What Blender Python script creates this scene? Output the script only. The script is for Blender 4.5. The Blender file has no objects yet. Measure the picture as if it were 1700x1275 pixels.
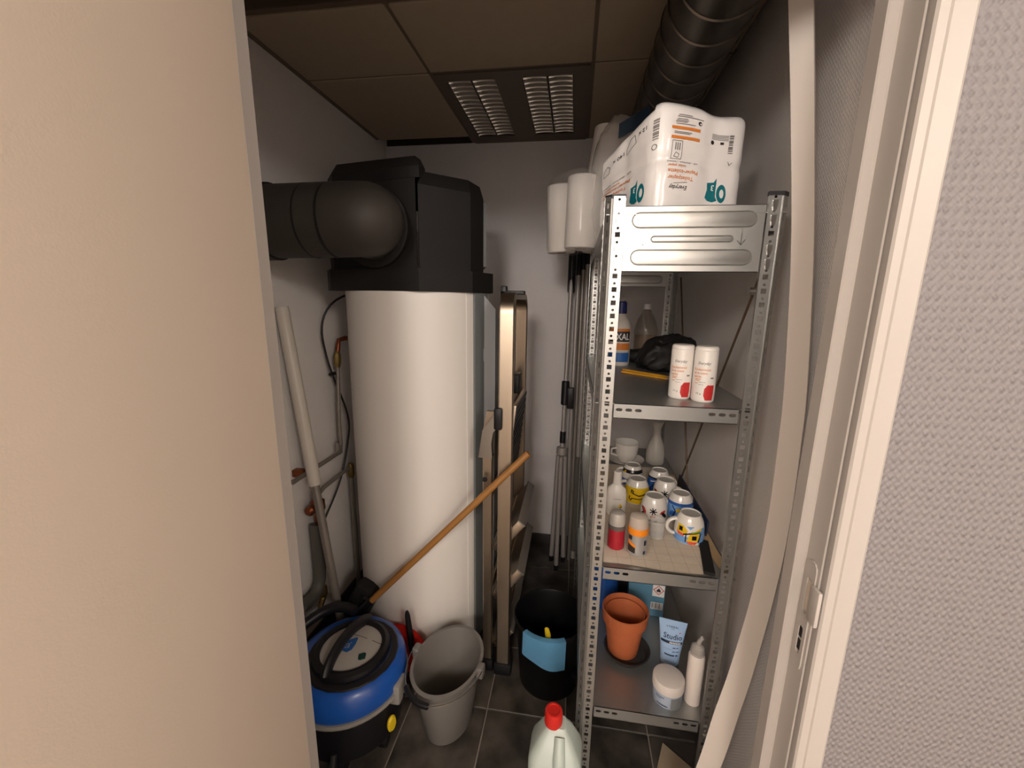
import bpy, bmesh, math, random
from mathutils import Vector, Matrix, noise
from mathutils.geometry import tessellate_polygon
random.seed(7)
sc = bpy.context.scene
C = sc.collection
PI = math.pi

# ------------------------------------------------------------------ camera
IMG_W, IMG_H = 1700.0, 1275.0
VP = (955.0, 500.0)      # vanishing point of the closet's depth
VV = (798.0, 4007.0)     # vanishing point of the verticals
ax, ay = VP[0] - IMG_W / 2, -(VP[1] - IMG_H / 2)
bx_, by_ = VV[0] - IMG_W / 2, -(VV[1] - IMG_H / 2)
FPX = math.sqrt(-(ax * bx_ + ay * by_))
Yc = Vector((ax, ay, FPX)).normalized()
Zc = -Vector((bx_, by_, FPX)).normalized()
Xc = -Yc.cross(Zc)
if Xc[0] < 0: Xc = -Xc
right = Vector((Xc[0], Yc[0], Zc[0])); up = Vector((Xc[1], Yc[1], Zc[1])); fwd = Vector((Xc[2], Yc[2], Zc[2]))
cam_d = bpy.data.cameras.new('camera'); cam = bpy.data.objects.new('camera', cam_d); C.objects.link(cam)
CAM = Vector((0, 0, 1.5))
cam.matrix_world = Matrix(((right[0], up[0], -fwd[0], CAM[0]), (right[1], up[1], -fwd[1], CAM[1]), (right[2], up[2], -fwd[2], CAM[2]), (0, 0, 0, 1)))
cam_d.sensor_width = 36.0; cam_d.sensor_fit = 'HORIZONTAL'; cam_d.lens = FPX / IMG_W * 36.0
cam_d.clip_start = 0.02
sc.camera = cam

# ------------------------------------------------------------------ light
sc.view_settings.view_transform = 'Standard'; sc.view_settings.look = 'None'
sc.view_settings.exposure = 0.0; sc.view_settings.gamma = 1.0; sc.view_settings.use_curve_mapping = False
w = bpy.data.worlds.new('world'); sc.world = w; w.use_nodes = True
bg = w.node_tree.nodes['Background']; bg.inputs[0].default_value = (1.0, 0.90, 0.80, 1); bg.inputs[1].default_value = 0.05
def point_light(name, loc, power, col, r=0.22):
    """soft point light in the unseen corridor behind the viewer"""
    l = bpy.data.lights.new(name, 'POINT'); l.energy = power; l.color = col; l.shadow_soft_size = r
    o = bpy.data.objects.new(name, l); C.objects.link(o); o.location = loc
    return o
WARM = (1.0, 0.93, 0.855)
point_light('corridor_light', (-0.20, -1.90, 2.28), 120.0, WARM)
point_light('corridor_light', (-1.20, -1.90, 2.28), 75.0, WARM)  # added light, brightens the right wall of the closet
point_light('corridor_light', (1.40, -1.50, 2.30), 80.0, WARM)  # added light for the left wall and the door leaf

# ------------------------------------------------------------------ materials
def lin(h):
    h = h.lstrip('#'); r = [int(h[i:i + 2], 16) / 255 for i in (0, 2, 4)]
    return tuple(x / 12.92 if x <= 0.04045 else ((x + 0.055) / 1.055) ** 2.4 for x in r) + (1,)
MATS = {}
def mat(name, col, rough=0.5, metal=0.0, var=0.06, vscale=12.0, bump=0.0, bscale=200.0, coat=0.0, spec=0.5, alpha=1.0, trans=0.0, ior=1.45, sss=0.0, stretch=None):
    m = bpy.data.materials.new(name); m.use_nodes = True; nt = m.node_tree; p = nt.nodes['Principled BSDF']
    c = lin(col) if isinstance(col, str) else col
    tc = nt.nodes.new('ShaderNodeTexCoord'); src = tc.outputs['Object']
    if stretch:
        mp = nt.nodes.new('ShaderNodeMapping'); mp.inputs['Scale'].default_value = stretch
        nt.links.new(src, mp.inputs[0]); src = mp.outputs[0]
    nz = nt.nodes.new('ShaderNodeTexNoise'); nz.inputs['Scale'].default_value = vscale; nz.inputs['Detail'].default_value = 4
    nt.links.new(src, nz.inputs['Vector'])
    mx = nt.nodes.new('ShaderNodeMix'); mx.data_type = 'RGBA'
    mx.inputs[6].default_value = tuple(x * (1 - var) for x in c[:3]) + (1,); mx.inputs[7].default_value = tuple(min(1, x * (1 + var)) for x in c[:3]) + (1,)
    nt.links.new(nz.outputs[0], mx.inputs[0]); nt.links.new(mx.outputs[2], p.inputs['Base Color'])
    p.inputs['Roughness'].default_value = rough; p.inputs['Metallic'].default_value = metal
    p.inputs['Coat Weight'].default_value = coat; p.inputs['Coat Roughness'].default_value = 0.15
    p.inputs['Specular IOR Level'].default_value = spec; p.inputs['IOR'].default_value = ior
    p.inputs['Transmission Weight'].default_value = trans; p.inputs['Alpha'].default_value = alpha
    if sss: p.inputs['Subsurface Weight'].default_value = sss; p.inputs['Subsurface Radius'].default_value = (0.02, 0.02, 0.02)
    if bump:
        b = nt.nodes.new('ShaderNodeTexNoise'); b.inputs['Scale'].default_value = bscale; b.inputs['Detail'].default_value = 3
        nt.links.new(src, b.inputs['Vector'])
        bn = nt.nodes.new('ShaderNodeBump'); bn.inputs['Strength'].default_value = bump; bn.inputs['Distance'].default_value = 0.002
        nt.links.new(b.outputs[0], bn.inputs['Height']); nt.links.new(bn.outputs[0], p.inputs['Normal'])
    MATS[name] = m
    return m
def weave(name, col, axis, pitch=0.0075, dist=0.0009, rough=0.6):
    """painted woven glass-fibre wallpaper"""
    m = mat(name, col, rough, var=0.03, vscale=3); nt = m.node_tree; p = nt.nodes['Principled BSDF']
    tc = nt.nodes.new('ShaderNodeTexCoord'); sp = nt.nodes.new('ShaderNodeSeparateXYZ')
    nz = nt.nodes.new('ShaderNodeTexNoise'); nz.inputs['Scale'].default_value = 40; nz.inputs['Detail'].default_value = 3
    nt.links.new(tc.outputs['Object'], nz.inputs['Vector'])
    vm = nt.nodes.new('ShaderNodeVectorMath'); vm.operation = 'MULTIPLY_ADD'; vm.inputs[1].default_value = (0.0045, 0.0045, 0.0045)
    nt.links.new(nz.outputs[1], vm.inputs[0]); nt.links.new(tc.outputs['Object'], vm.inputs[2])
    nt.links.new(vm.outputs[0], sp.inputs[0])
    def mth(op, a, b=None, c=None):
        n = nt.nodes.new('ShaderNodeMath'); n.operation = op
        for i, v in enumerate((a, b, c)):
            if v is None: continue
            if isinstance(v, (int, float)): n.inputs[i].default_value = v
            else: nt.links.new(v, n.inputs[i])
        return n.outputs[0]
    k = 2 * PI / pitch
    u = sp.outputs['X'] if axis == 'x' else sp.outputs['Y']; v = sp.outputs['Z']
    su = mth('SINE', mth('MULTIPLY', u, k)); sv = mth('SINE', mth('MULTIPLY', v, k * 0.82))
    hgt = mth('ADD', mth('MULTIPLY', su, sv), mth('MULTIPLY', mth('ADD', su, sv), 0.25))
    fine = nt.nodes.new('ShaderNodeTexNoise'); fine.inputs['Scale'].default_value = 120
    nt.links.new(tc.outputs['Object'], fine.inputs['Vector'])
    hh = mth('MULTIPLY', mth('ADD', hgt, 0.6), mth('ADD', fine.outputs[0], 0.35))
    bn = nt.nodes.new('ShaderNodeBump'); bn.inputs['Strength'].default_value = 1.0; bn.inputs['Distance'].default_value = dist
    nt.links.new(hh, bn.inputs['Height']); nt.links.new(bn.outputs[0], p.inputs['Normal'])
    return m
weave('wall_weave', '#827d7e', 'x', 0.0105, 0.0012)
weave('wall_plain_x', '#e0dbdb', 'x', 0.008, 0.00035)
weave('wall_plain_y', '#e2dcd8', 'y', 0.008, 0.00035)
mat('frame_paint', '#b2aba5', 0.42, var=0.015, bump=0.05, bscale=60)
mat('door_paint', '#d0c1b2', 0.5, var=0.025, vscale=4, bump=0.06, bscale=350)
mat('strip_paint', '#dad0c7', 0.45, var=0.03, vscale=5)
mat('tile_dark', '#46413c', 0.42, var=0.55, vscale=9, bump=0.15, bscale=60)
_t = MATS['tile_dark'].node_tree; _mx = [n for n in _t.nodes if n.type == 'MIX'][0]; _src = _mx.inputs[0].links[0].from_socket
_mr = _t.nodes.new('ShaderNodeMapRange'); _mr.inputs[1].default_value = 0.36; _mr.inputs[2].default_value = 0.66; _t.links.new(_src, _mr.inputs[0]); _t.links.new(_mr.outputs[0], _mx.inputs[0])
mat('grout', '#8d857d', 0.9, var=0.1, vscale=60)
mat('plinth', '#3c3836', 0.45, var=0.2, vscale=10)
mat('ceiling_tile', '#b0a08b', 0.9, var=0.05, vscale=30, bump=0.25, bscale=500)
mat('ceiling_grid', '#6e6052', 0.6)
mat('slab', '#3b342d', 0.9)
mat('galv', '#b9b9b6', 0.36, 0.9, var=0.08, vscale=35, stretch=(1, 1, 0.35))
mat('galv_shelf', '#a9aaa8', 0.42, 0.85, var=0.07, vscale=18)
mat('galv_dark', '#3a3a3c', 0.5, 0.6)
mat('steel', '#b5b2ad', 0.28, 1.0)
mat('alu', '#b8aa98', 0.33, 1.0, var=0.08, vscale=40, stretch=(1, 1, 0.1))
mat('alu_louvre', '#f0ece6', 0.34, 0.7, var=0.02)
mat('alu_duct', '#6b655d', 0.35, 0.9, var=0.2)
mat('lamp_frame', '#6c6257', 0.6)
mat('black_plastic', '#17161a', 0.45, var=0.1)
mat('black_matt', '#141213', 0.75, var=0.15, bump=0.2, bscale=300)
mat('black_gloss', '#0c0c0d', 0.3)
mat('epp_black', '#171413', 0.62, var=0.2, vscale=20, bump=0.25, bscale=400)
mat('epp_pipe', '#38332e', 0.6, var=0.28, vscale=9, bump=0.12, bscale=120)
mat('tank_white', '#e8e2dc', 0.42, var=0.02, vscale=3)
mat('tank_grey', '#75797a', 0.45, var=0.04)
mat('tank_light_grey', '#a9aaac', 0.45, var=0.03)
mat('sticker', '#8f8b84', 0.5, var=0.2, vscale=60)
mat('copper', '#8a4f33', 0.4, 0.9, var=0.25, vscale=60)
mat('brass', '#8f7a4b', 0.4, 0.9, var=0.2, vscale=60)
mat('pipe_grey', '#8f8880', 0.45, 0.5, var=0.15)
mat('pvc_grey', '#5a5650', 0.5)
mat('pvc_white', '#c9c1b6', 0.4, var=0.05)
mat('cable_black', '#1c1a19', 0.55)
mat('wood_stick', '#a06f38', 0.5, var=0.16, vscale=20, stretch=(1, 1, 1), bump=0.1)
mat('wood_pale', '#bfa27c', 0.55, var=0.15, vscale=25)
mat('vac_blue', '#1f57b0', 0.33, var=0.05, coat=0.2)
mat('vac_grey', '#b9b4ae', 0.4, var=0.03)
mat('vac_rim', '#8e8a84', 0.5)
mat('shield_blue', '#2f62a6', 0.4)
mat('switch_green', '#0e3a36', 0.3)
mat('yellow', '#e0c021', 0.4)
mat('red_plastic', '#c4271f', 0.35)
mat('bucket_grey', '#77736f', 0.42, var=0.05)
mat('bucket_black', '#0c0c0d', 0.42, var=0.1)
mat('cloth_blue', '#5f9cc6', 0.85, var=0.06, vscale=60, bump=0.4, bscale=600)
mat('can_white', '#b3bfb9', 0.35, var=0.04, sss=0.2)
mat('film_white', '#e3dfdd', 0.28, var=0.02, coat=0.35, bump=0.10, bscale=40)
mat('paper_white', '#ece6e0', 0.8, var=0.03, bump=0.25, bscale=160)
mat('ink_orange', '#cf7a32', 0.45); mat('ink_black', '#2b2727', 0.5); mat('ink_grey', '#7b7674', 0.5); mat('ink_teal', '#0e6a74', 0.4); mat('ink_white', '#e6e4e2', 0.45)
mat('ink_red', '#bf2f2f', 0.45); mat('ink_navy', '#1c2740', 0.45)
mat('salt_white', '#e6e0da', 0.4, var=0.02)
mat('ceramic', '#dcd7d0', 0.18, var=0.02, coat=0.4)
mat('ceramic_foot', '#aaa6a0', 0.7, var=0.1)
mat('glaze_yellow', '#dcb41a', 0.22, coat=0.3); mat('glaze_blue', '#2f5ea8', 0.22, coat=0.3); mat('glaze_sky', '#6d9bd2', 0.22, coat=0.3)
mat('glaze_black', '#1a1820', 0.25); mat('glaze_red', '#b23a34', 0.25, coat=0.3); mat('glaze_orange', '#e0562a', 0.25); mat('glaze_green', '#7d9a2b', 0.25)
mat('lotion_white', '#ded9d2', 0.35, var=0.02)
mat('deo_red', '#a01f2c', 0.35, var=0.04); mat('deo_cap', '#a69f98', 0.3, var=0.03); mat('deo_silver', '#b1b0ae', 0.35, 0.5); mat('deo_orange', '#e8871b', 0.35); mat('deo_clear', '#c9bdb1', 0.3, var=0.02, alpha=0.75)
mat('glass', '#e6e4e0', 0.05, alpha=0.25, var=0.0)
mat('glass_frost', '#d9d3ca', 0.25, alpha=0.45, var=0.0)
mat('terracotta', '#b5623a', 0.75, var=0.10, vscale=25, bump=0.15, bscale=150)
mat('saucer_dark', '#33302f', 0.5)
mat('tube_blue', '#9dbbdf', 0.32, var=0.03); mat('tube_clear', '#8b9499', 0.25, alpha=0.85)
mat('jar_cap', '#d3cbc5', 0.45, var=0.02); mat('jar_body', '#a5b1c4', 0.25, var=0.04)
mat('mousse_white', '#dcd2ca', 0.38, var=0.02); mat('mousse_grey', '#a19c97', 0.35)
mat('carton_blue', '#5f8fab', 0.5, var=0.08); mat('canister_blue', '#1d4f9a', 0.4)
mat('cardboard', '#a3927c', 0.8, var=0.1)
mat('bottle_clear', '#8f8578', 0.12, alpha=0.5, var=0.0); mat('juice', '#8a5a2a', 0.3, var=0.4, vscale=45)
mat('spray_white', '#cfc8c0', 0.35); mat('cap_blue', '#24306e', 0.35)
mat('bag_black', '#110f0e', 0.6, var=0.3, vscale=25, bump=0.4, bscale=40)
mat('pencil', '#d79a2a', 0.45)
mat('film_clear', '#ece6e0', 0.25, alpha=0.5, var=0.0, coat=0.6)
mat('film_thin', '#ece6e0', 0.2, alpha=0.16, var=0.0, coat=0.6)
mat('film_blue', '#30475c', 0.4, alpha=0.95)
mat('rod_brown', '#5e4a3a', 0.5, 0.4)
mat('tripod_grey', '#a8a29e', 0.42, 0.3, var=0.05)
def towel():
    m = mat('towel', '#d6c9b8', 0.9, var=0.04, vscale=40, bump=0.5, bscale=400); nt = m.node_tree; p = nt.nodes['Principled BSDF']
    tc = nt.nodes.new('ShaderNodeTexCoord'); sp = nt.nodes.new('ShaderNodeSeparateXYZ'); nt.links.new(tc.outputs['Object'], sp.inputs[0])
    outs = []
    for a in 'XY':
        f = nt.nodes.new('ShaderNodeMath'); f.operation = 'PINGPONG'; f.inputs[1].default_value = 0.0175; nt.links.new(sp.outputs[a], f.inputs[0])
        l = nt.nodes.new('ShaderNodeMath'); l.operation = 'LESS_THAN'; l.inputs[1].default_value = 0.0007; nt.links.new(f.outputs[0], l.inputs[0]); outs.append(l.outputs[0])
    mxm = nt.nodes.new('ShaderNodeMath'); mxm.operation = 'MAXIMUM'; nt.links.new(outs[0], mxm.inputs[0]); nt.links.new(outs[1], mxm.inputs[1])
    mx = nt.nodes.new('ShaderNodeMix'); mx.data_type = 'RGBA'; mx.inputs[7].default_value = lin('#bcae9e')
    old = p.inputs['Base Color'].links[0].from_socket; nt.links.new(old, mx.inputs[6]); nt.links.new(mxm.outputs[0], mx.inputs[0]); nt.links.new(mx.outputs[2], p.inputs['Base Color'])
towel()

# ------------------------------------------------------------------ mesh helpers
class MB:
    def __init__(s): s.v = []; s.f = []
    def add(s, vs, fs, M=None):
        n = len(s.v)
        s.v += [tuple(M @ Vector(p)) if M else tuple(p) for p in vs]; s.f += [tuple(i + n for i in f) for f in fs]
        return s
    def box(s, x0, x1, y0, y1, z0, z1, bev=0.0, M=None, seg=2):
        if bev <= 0:
            return s.add([(x0, y0, z0), (x1, y0, z0), (x1, y1, z0), (x0, y1, z0), (x0, y0, z1), (x1, y0, z1), (x1, y1, z1), (x0, y1, z1)],
                         [(3, 2, 1, 0), (4, 5, 6, 7), (0, 1, 5, 4), (1, 2, 6, 5), (2, 3, 7, 6), (3, 0, 4, 7)], M)
        b = bmesh.new(); bmesh.ops.create_cube(b, size=1)
        for v in b.verts: v.co = Vector(((x0 + x1) / 2 + v.co.x * (x1 - x0), (y0 + y1) / 2 + v.co.y * (y1 - y0), (z0 + z1) / 2 + v.co.z * (z1 - z0)))
        bmesh.ops.bevel(b, geom=list(b.edges), offset=bev, segments=seg, affect='EDGES', profile=0.5)
        b.verts.index_update(); s.add([v.co for v in b.verts], [tuple(v.index for v in f.verts) for f in b.faces], M); b.free(); return s
    def tube(s, pts, r, seg=16, caps=True, closed=False, sy=1.0):
        pts = [Vector(p) for p in pts]; n = len(pts)
        rr = r if isinstance(r, (list, tuple)) else [r] * n
        rings = []; ref = None
        for i, p in enumerate(pts):
            if closed: t = pts[(i + 1) % n] - pts[i - 1]
            else: t = (pts[min(i + 1, n - 1)] - pts[max(i - 1, 0)])
            t.normalize()
            if ref is None:
                a = Vector((0, 0, 1)) if abs(t.z) < 0.9 else Vector((1, 0, 0)); ref = (a - t * a.dot(t)).normalized()
            else:
                ref = ref - t * ref.dot(t)
                ref.normalize()
            b = t.cross(ref)
            rings.append([p + (ref * math.cos(2 * PI * k / seg) + b * math.sin(2 * PI * k / seg) * sy) * rr[i] for k in range(seg)])
        vs = [q for ring in rings for q in ring]; fs = []
        m = n if closed else n - 1
        for i in range(m):
            j = (i + 1) % n
            for k in range(seg):
                fs.append((i * seg + k, i * seg + (k + 1) % seg, j * seg + (k + 1) % seg, j * seg + k))
        if caps and not closed: fs.append(tuple(reversed(range(seg)))); fs.append(tuple((n - 1) * seg + k for k in range(seg)))
        return s.add(vs, fs)
    def cyl(s, p0, p1, r0, r1=None, seg=20, caps=True):
        return s.tube([p0, p1], [r0, r0 if r1 is None else r1], seg, caps)
    def lathe(s, prof, seg=40, c=(0, 0, 0), sx=1.0, sy=1.0, M=None, fn=None):
        vs = []; fs = []; idx = []
        for (r, z) in prof:
            if r < 1e-6:
                idx.append([len(vs)]); vs.append((c[0], c[1], c[2] + z))
            else:
                row = []
                for k in range(seg):
                    a = 2 * PI * k / seg; p = [c[0] + r * math.cos(a) * sx, c[1] + r * math.sin(a) * sy, c[2] + z]
                    if fn: p = fn(p, a, r, z)
                    row.append(len(vs)); vs.append(tuple(p))
                idx.append(row)
        for a, b in zip(idx[:-1], idx[1:]):
            for k in range(seg):
                k2 = (k + 1) % seg
                if len(a) == 1 and len(b) == 1: continue
                if len(a) == 1: fs.append((a[0], b[k2], b[k]))
                elif len(b) == 1: fs.append((a[k], a[k2], b[0]))
                else: fs.append((a[k], a[k2], b[k2], b[k]))
        return s.add(vs, fs, M)
    def plate(s, outer, holes, o, u, v, n, t):
        """flat sheet with holes: 2D loops in the (u,v) frame at o, thickness t along n"""
        o, u, v, n = Vector(o), Vector(u), Vector(v), Vector(n)
        loops = [outer] + holes; flat = [p for l in loops for p in l]; N = len(flat)
        tris = tessellate_polygon([[Vector((p[0], p[1], 0)) for p in l] for l in loops])
        vs = [o + u * p[0] + v * p[1] for p in flat] + [o + u * p[0] + v * p[1] + n * t for p in flat]
        fs = [tuple(x) for x in tris] + [tuple(i + N for i in reversed(x)) for x in tris]
        k = 0
        for l in loops:
            m = len(l)
            for i in range(m): fs.append((k + i, k + (i + 1) % m, N + k + (i + 1) % m, N + k + i))
            k += m
        return s.add(vs, fs)
    def extrude(s, poly, z0, z1, M=None):
        N = len(poly); tris = tessellate_polygon([[Vector((p[0], p[1], 0)) for p in poly]])
        vs = [(p[0], p[1], z0) for p in poly] + [(p[0], p[1], z1) for p in poly]
        fs = [tuple(reversed(x)) for x in tris] + [tuple(i + N for i in x) for x in tris]
        fs += [(i, (i + 1) % N, N + (i + 1) % N, N + i) for i in range(N)]
        return s.add(vs, fs, M)
    def grid(s, nu, nv, fn, t=None):
        vs = [fn(i / (nu - 1), j / (nv - 1)) for j in range(nv) for i in range(nu)]
        fs = [(j * nu + i, j * nu + i + 1, (j + 1) * nu + i + 1, (j + 1) * nu + i) for j in range(nv - 1) for i in range(nu - 1)]
        return s.add(vs, fs)
    def patch(s, tris, fn, maxlen=0.006):
        st = list(tris)
        while st:
            a, b, c = st.pop()
            L = [math.dist(a, b), math.dist(b, c), math.dist(c, a)]; m = max(L)
            if m > maxlen:
                k = L.index(m); p = (a, b, c); A, B, D = p[k], p[(k + 1) % 3], p[(k + 2) % 3]
                mid = ((A[0] + B[0]) / 2, (A[1] + B[1]) / 2); st += [(A, mid, D), (mid, B, D)]
            else:
                n = len(s.v); s.v += [tuple(fn(*q)) for q in (a, b, c)]; s.f.append((n, n + 1, n + 2))
        return s
def mesh(name, mb, m, smooth=True, angle=35):
    me = bpy.data.meshes.new(name); me.from_pydata(mb.v, [], mb.f); me.update()
    b = bmesh.new(); b.from_mesh(me); bmesh.ops.remove_doubles(b, verts=b.verts, dist=1e-5); bmesh.ops.recalc_face_normals(b, faces=b.faces); b.to_mesh(me); b.free()
    if smooth:
        for p in me.polygons: p.use_smooth = True
        me.set_sharp_from_angle(angle=math.radians(angle))
    me.materials.append(MATS[m] if isinstance(m, str) else m)
    return me
def obj(name, mb, m, parent=None, world=False, smooth=True, angle=35, label=None):
    """one mesh object; with world=True the shape was made in room coordinates and is moved into its parent's frame"""
    if world and parent is not None:
        r = parent
        while r.parent: r = r.parent
        L = r.location; mb.v = [(p[0] - L.x, p[1] - L.y, p[2] - L.z) for p in mb.v]
    o = bpy.data.objects.new(name, mesh(name, mb, m, smooth, angle)); C.objects.link(o)
    if parent is not None: o.parent = parent
    if label: o['label'] = label
    return o
def thing(name, label, cat, loc=(0, 0, 0), rotz=0.0, group=None):
    o = bpy.data.objects.new(name, None); o.empty_display_size = 0.05; C.objects.link(o)
    o.location = loc; o.rotation_euler = (0, 0, rotz); o['label'] = label; o['category'] = cat
    if group: o['group'] = group
    return o
def tag(o, label, cat, group=None):
    o['label'] = label; o['category'] = cat
    if group: o['group'] = group
    return o
def struct(name, mb, m, parent=None, label=None, **k):
    o = obj(name, mb, m, parent, **k)
    if parent is None: o['kind'] = 'structure'
    if label: o['label'] = label
    return o
def share(name, me, parent, loc=(0, 0, 0), rot=(0, 0, 0)):
    o = bpy.data.objects.new(name, me); C.objects.link(o); o.parent = parent; o.location = loc; o.rotation_euler = rot; return o
def stadium(cx, cy, w_, h_, n=8):
    r = h_ / 2; a = w_ / 2 - r; pts = []
    for k in range(n + 1): t = -PI / 2 + PI * k / n; pts.append((cx + a + r * math.cos(t), cy + r * math.sin(t)))
    for k in range(n + 1): t = PI / 2 + PI * k / n; pts.append((cx - a + r * math.cos(t), cy + r * math.sin(t)))
    return pts
def ell(cx, cy, rx, ry, n=20, a0=0.0): return [(cx + rx * math.cos(a0 + 2 * PI * k / n), cy + ry * math.sin(a0 + 2 * PI * k / n)) for k in range(n)]
def rect(x0, y0, x1, y1): return [(x0, y0), (x1, y0), (x1, y1), (x0, y1)]
def tri2(poly, holes=()):
    loops = [list(poly)] + [list(h) for h in holes]; flat = [p for l in loops for p in l]
    return [tuple(flat[i] for i in t) for t in tessellate_polygon([[Vector((p[0], p[1], 0)) for p in l] for l in loops])]
def stroke(pts, wd):
    out = []
    for a, b in zip(pts[:-1], pts[1:]):
        d = Vector((b[0] - a[0], b[1] - a[1])); L = d.length
        if L < 1e-7: continue
        n = Vector((-d.y, d.x)) / L * wd / 2; e = d / L * wd * 0.35
        p = [(a[0] + n.x - e.x, a[1] + n.y - e.y), (a[0] - n.x - e.x, a[1] - n.y - e.y), (b[0] - n.x + e.x, b[1] - n.y + e.y), (b[0] + n.x + e.x, b[1] + n.y + e.y)]
        out += [(p[0], p[1], p[2]), (p[0], p[2], p[3])]
    return out
_tc = {}
def text2(s, width, cx=0.0, cy=0.0, height=None, rot=0.0, shear=0.0):
    """triangles of a line of lettering, centred at cx,cy and scaled to a width"""
    key = (s, shear)
    if key not in _tc:
        cu = bpy.data.curves.new('t', 'FONT'); cu.body = s; cu.size = 1.0; cu.resolution_u = 2; cu.shear = shear; cu.offset = 0.012
        o = bpy.data.objects.new('t', cu); me = bpy.data.meshes.new_from_object(o)
        tr = []
        for p in me.polygons:
            q = [tuple(me.vertices[i].co[:2]) for i in p.vertices]
            for k in range(1, len(q) - 1): tr.append((q[0], q[k], q[k + 1]))
        bpy.data.objects.remove(o); bpy.data.curves.remove(cu); bpy.data.meshes.remove(me); _tc[key] = tr
    tr = _tc[key]; xs = [p[0] for t in tr for p in t]; ys = [p[1] for t in tr for p in t]
    mx, my = (min(xs) + max(xs)) / 2, (min(ys) + max(ys)) / 2; kx = width / (max(xs) - min(xs)); ky = height / (max(ys) - min(ys)) if height else kx
    c, s_ = math.cos(rot), math.sin(rot)
    def f(p): x, y = (p[0] - mx) * kx, (p[1] - my) * ky; return (cx + x * c - y * s_, cy + x * s_ + y * c)
    return [tuple(f(p) for p in t) for t in tr]
def prints(parent, fn, items, maxlen=0.006):
    """flat print on a thing: items = (name, material, triangles)"""
    for name, m, tris in items:
        mb = MB().patch(tris, fn, maxlen); o = obj(name, mb, m, parent, smooth=False)
        if len(tris) > 12: o['kind'] = 'stuff'      # lettering and fine print: too small to pick apart
def around(rad, phi, off=0.0006):
    def fn(u, v): r = rad(v) + off; a = phi + u / rad(max(v, 0)); return (r * math.cos(a), r * math.sin(a), v)
    return fn
def lerp_prof(prof):
    pr = sorted([(z, r) for r, z in prof])
    def f(z):
        if z <= pr[0][0]: return pr[0][1]
        for (z0, r0), (z1, r1) in zip(pr[:-1], pr[1:]):
            if z <= z1: return r0 + (r1 - r0) * (z - z0) / max(1e-9, z1 - z0)
        return pr[-1][1]
    return f
def facing(x, y): return math.atan2(-y, -x)
def blob(size, e=0.6, nu=48, nv=28, amp=0.01, sc_=12.0, seed=0.0, zmin=None):
    """a crumpled rounded bag"""
    mb = MB(); vs = []; fs = []
    def sp(c, p): return math.copysign(abs(c) ** p, c)
    for j in range(nv + 1):
        ph = -PI / 2 + PI * j / nv
        for i in range(nu):
            th = 2 * PI * i / nu
            p = Vector((size[0] * sp(math.cos(ph), e) * sp(math.cos(th), e), size[1] * sp(math.cos(ph), e) * sp(math.sin(th), e), size[2] * sp(math.sin(ph), e)))
            n = p.normalized(); q = p * sc_ + Vector((seed, seed * 1.7, -seed))
            d = noise.noise(q) * amp + (0.5 - abs(noise.noise(q * 2.3))) * amp * 0.7
            p = p + n * d
            if zmin is not None: p.z = max(p.z, zmin)
            vs.append(p)
    for j in range(nv):
        for i in range(nu): fs.append((j * nu + i, j * nu + (i + 1) % nu, (j + 1) * nu + (i + 1) % nu, (j + 1) * nu + i))
    return mb.add(vs, fs)
def bez(p0, p1, p2, p3, n=14):
    p0, p1, p2, p3 = map(Vector, (p0, p1, p2, p3)); out = []
    for k in range(n + 1):
        t = k / n; out.append(p0 * (1 - t) ** 3 + p1 * 3 * t * (1 - t) ** 2 + p2 * 3 * t * t * (1 - t) + p3 * t ** 3)
    return out

# ================================================================== THE SETTING
XL, XR, YB, ZC = -1.07, 0.49, 2.352, 2.315
floor = struct('floor', MB().box(-2.3, 2.3, -2.9, 2.45, -0.06, -0.004), 'grout')
gx = [XL, -0.837, -0.547, -0.258, 0.032, 0.322, XR]; gy = [0.665, 0.955, 1.245, 1.535, 1.825, 2.115, YB]
tm = {}
for i in range(6):
    for j in range(6):
        sx, sy = round(gx[i + 1] - gx[i] - 0.005, 4), round(gy[j + 1] - gy[j] - 0.005, 4)
        if (sx, sy) not in tm: tm[(sx, sy)] = mesh('floor_tile', MB().box(-sx / 2, sx / 2, -sy / 2, sy / 2, -0.005, 0.0, 0.0015, seg=1), 'tile_dark')
        share('floor_tile', tm[(sx, sy)], floor, ((gx[i] + gx[i + 1]) / 2, (gy[j] + gy[j + 1]) / 2, 0))
struct('wall_left', MB().box(XL - 0.1, XL, 0.69, YB + 0.1, 0, 2.75), 'wall_plain_y')
struct('wall_right', MB().box(XR, XR + 0.1, 0.69, YB + 0.1, 0, 2.75), 'wall_plain_y')
struct('wall_back', MB().box(XL, XR, YB, YB + 0.1, 0, 2.318), 'wall_plain_x')
struct('wall_plenum', MB().box(XL, XR, YB + 0.02, YB + 0.1, 2.318, 2.75), 'slab', label='wall above the suspended ceiling, coloured dark for the shade in the gap')  # dark colour paints in the shade behind the short ceiling tile
wf = MB()
wf.box(0.40, 2.2, 0.606, 0.69, 0, 2.75); wf.box(-2.2, -0.57, 0.606, 0.69, 0, 2.75); wf.box(-0.57, 0.40, 0.606, 0.69, 2.075, 2.75)
struct('wall_front', wf, 'wall_weave')
struct('baseboard_back', MB().box(-1.07, 0.49, YB - 0.010, YB, 0.0, 0.072, 0.002), 'plinth')
struct('baseboard_left', MB().box(XL, XL + 0.010, 0.70, YB - 0.011, 0.0, 0.072, 0.002), 'plinth')
struct('baseboard_right', MB().box(XR - 0.010, XR, 0.70, YB - 0.011, 0.0, 0.072, 0.002), 'plinth')
struct('wall_corridor', MB().box(-2.2, 2.2, -2.9, -2.8, 0, 2.75), 'wall_plain_x')
struct('wall_corridor_left', MB().box(-2.3, -2.2, -2.9, 0.69, 0, 2.75), 'wall_plain_y')
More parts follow.
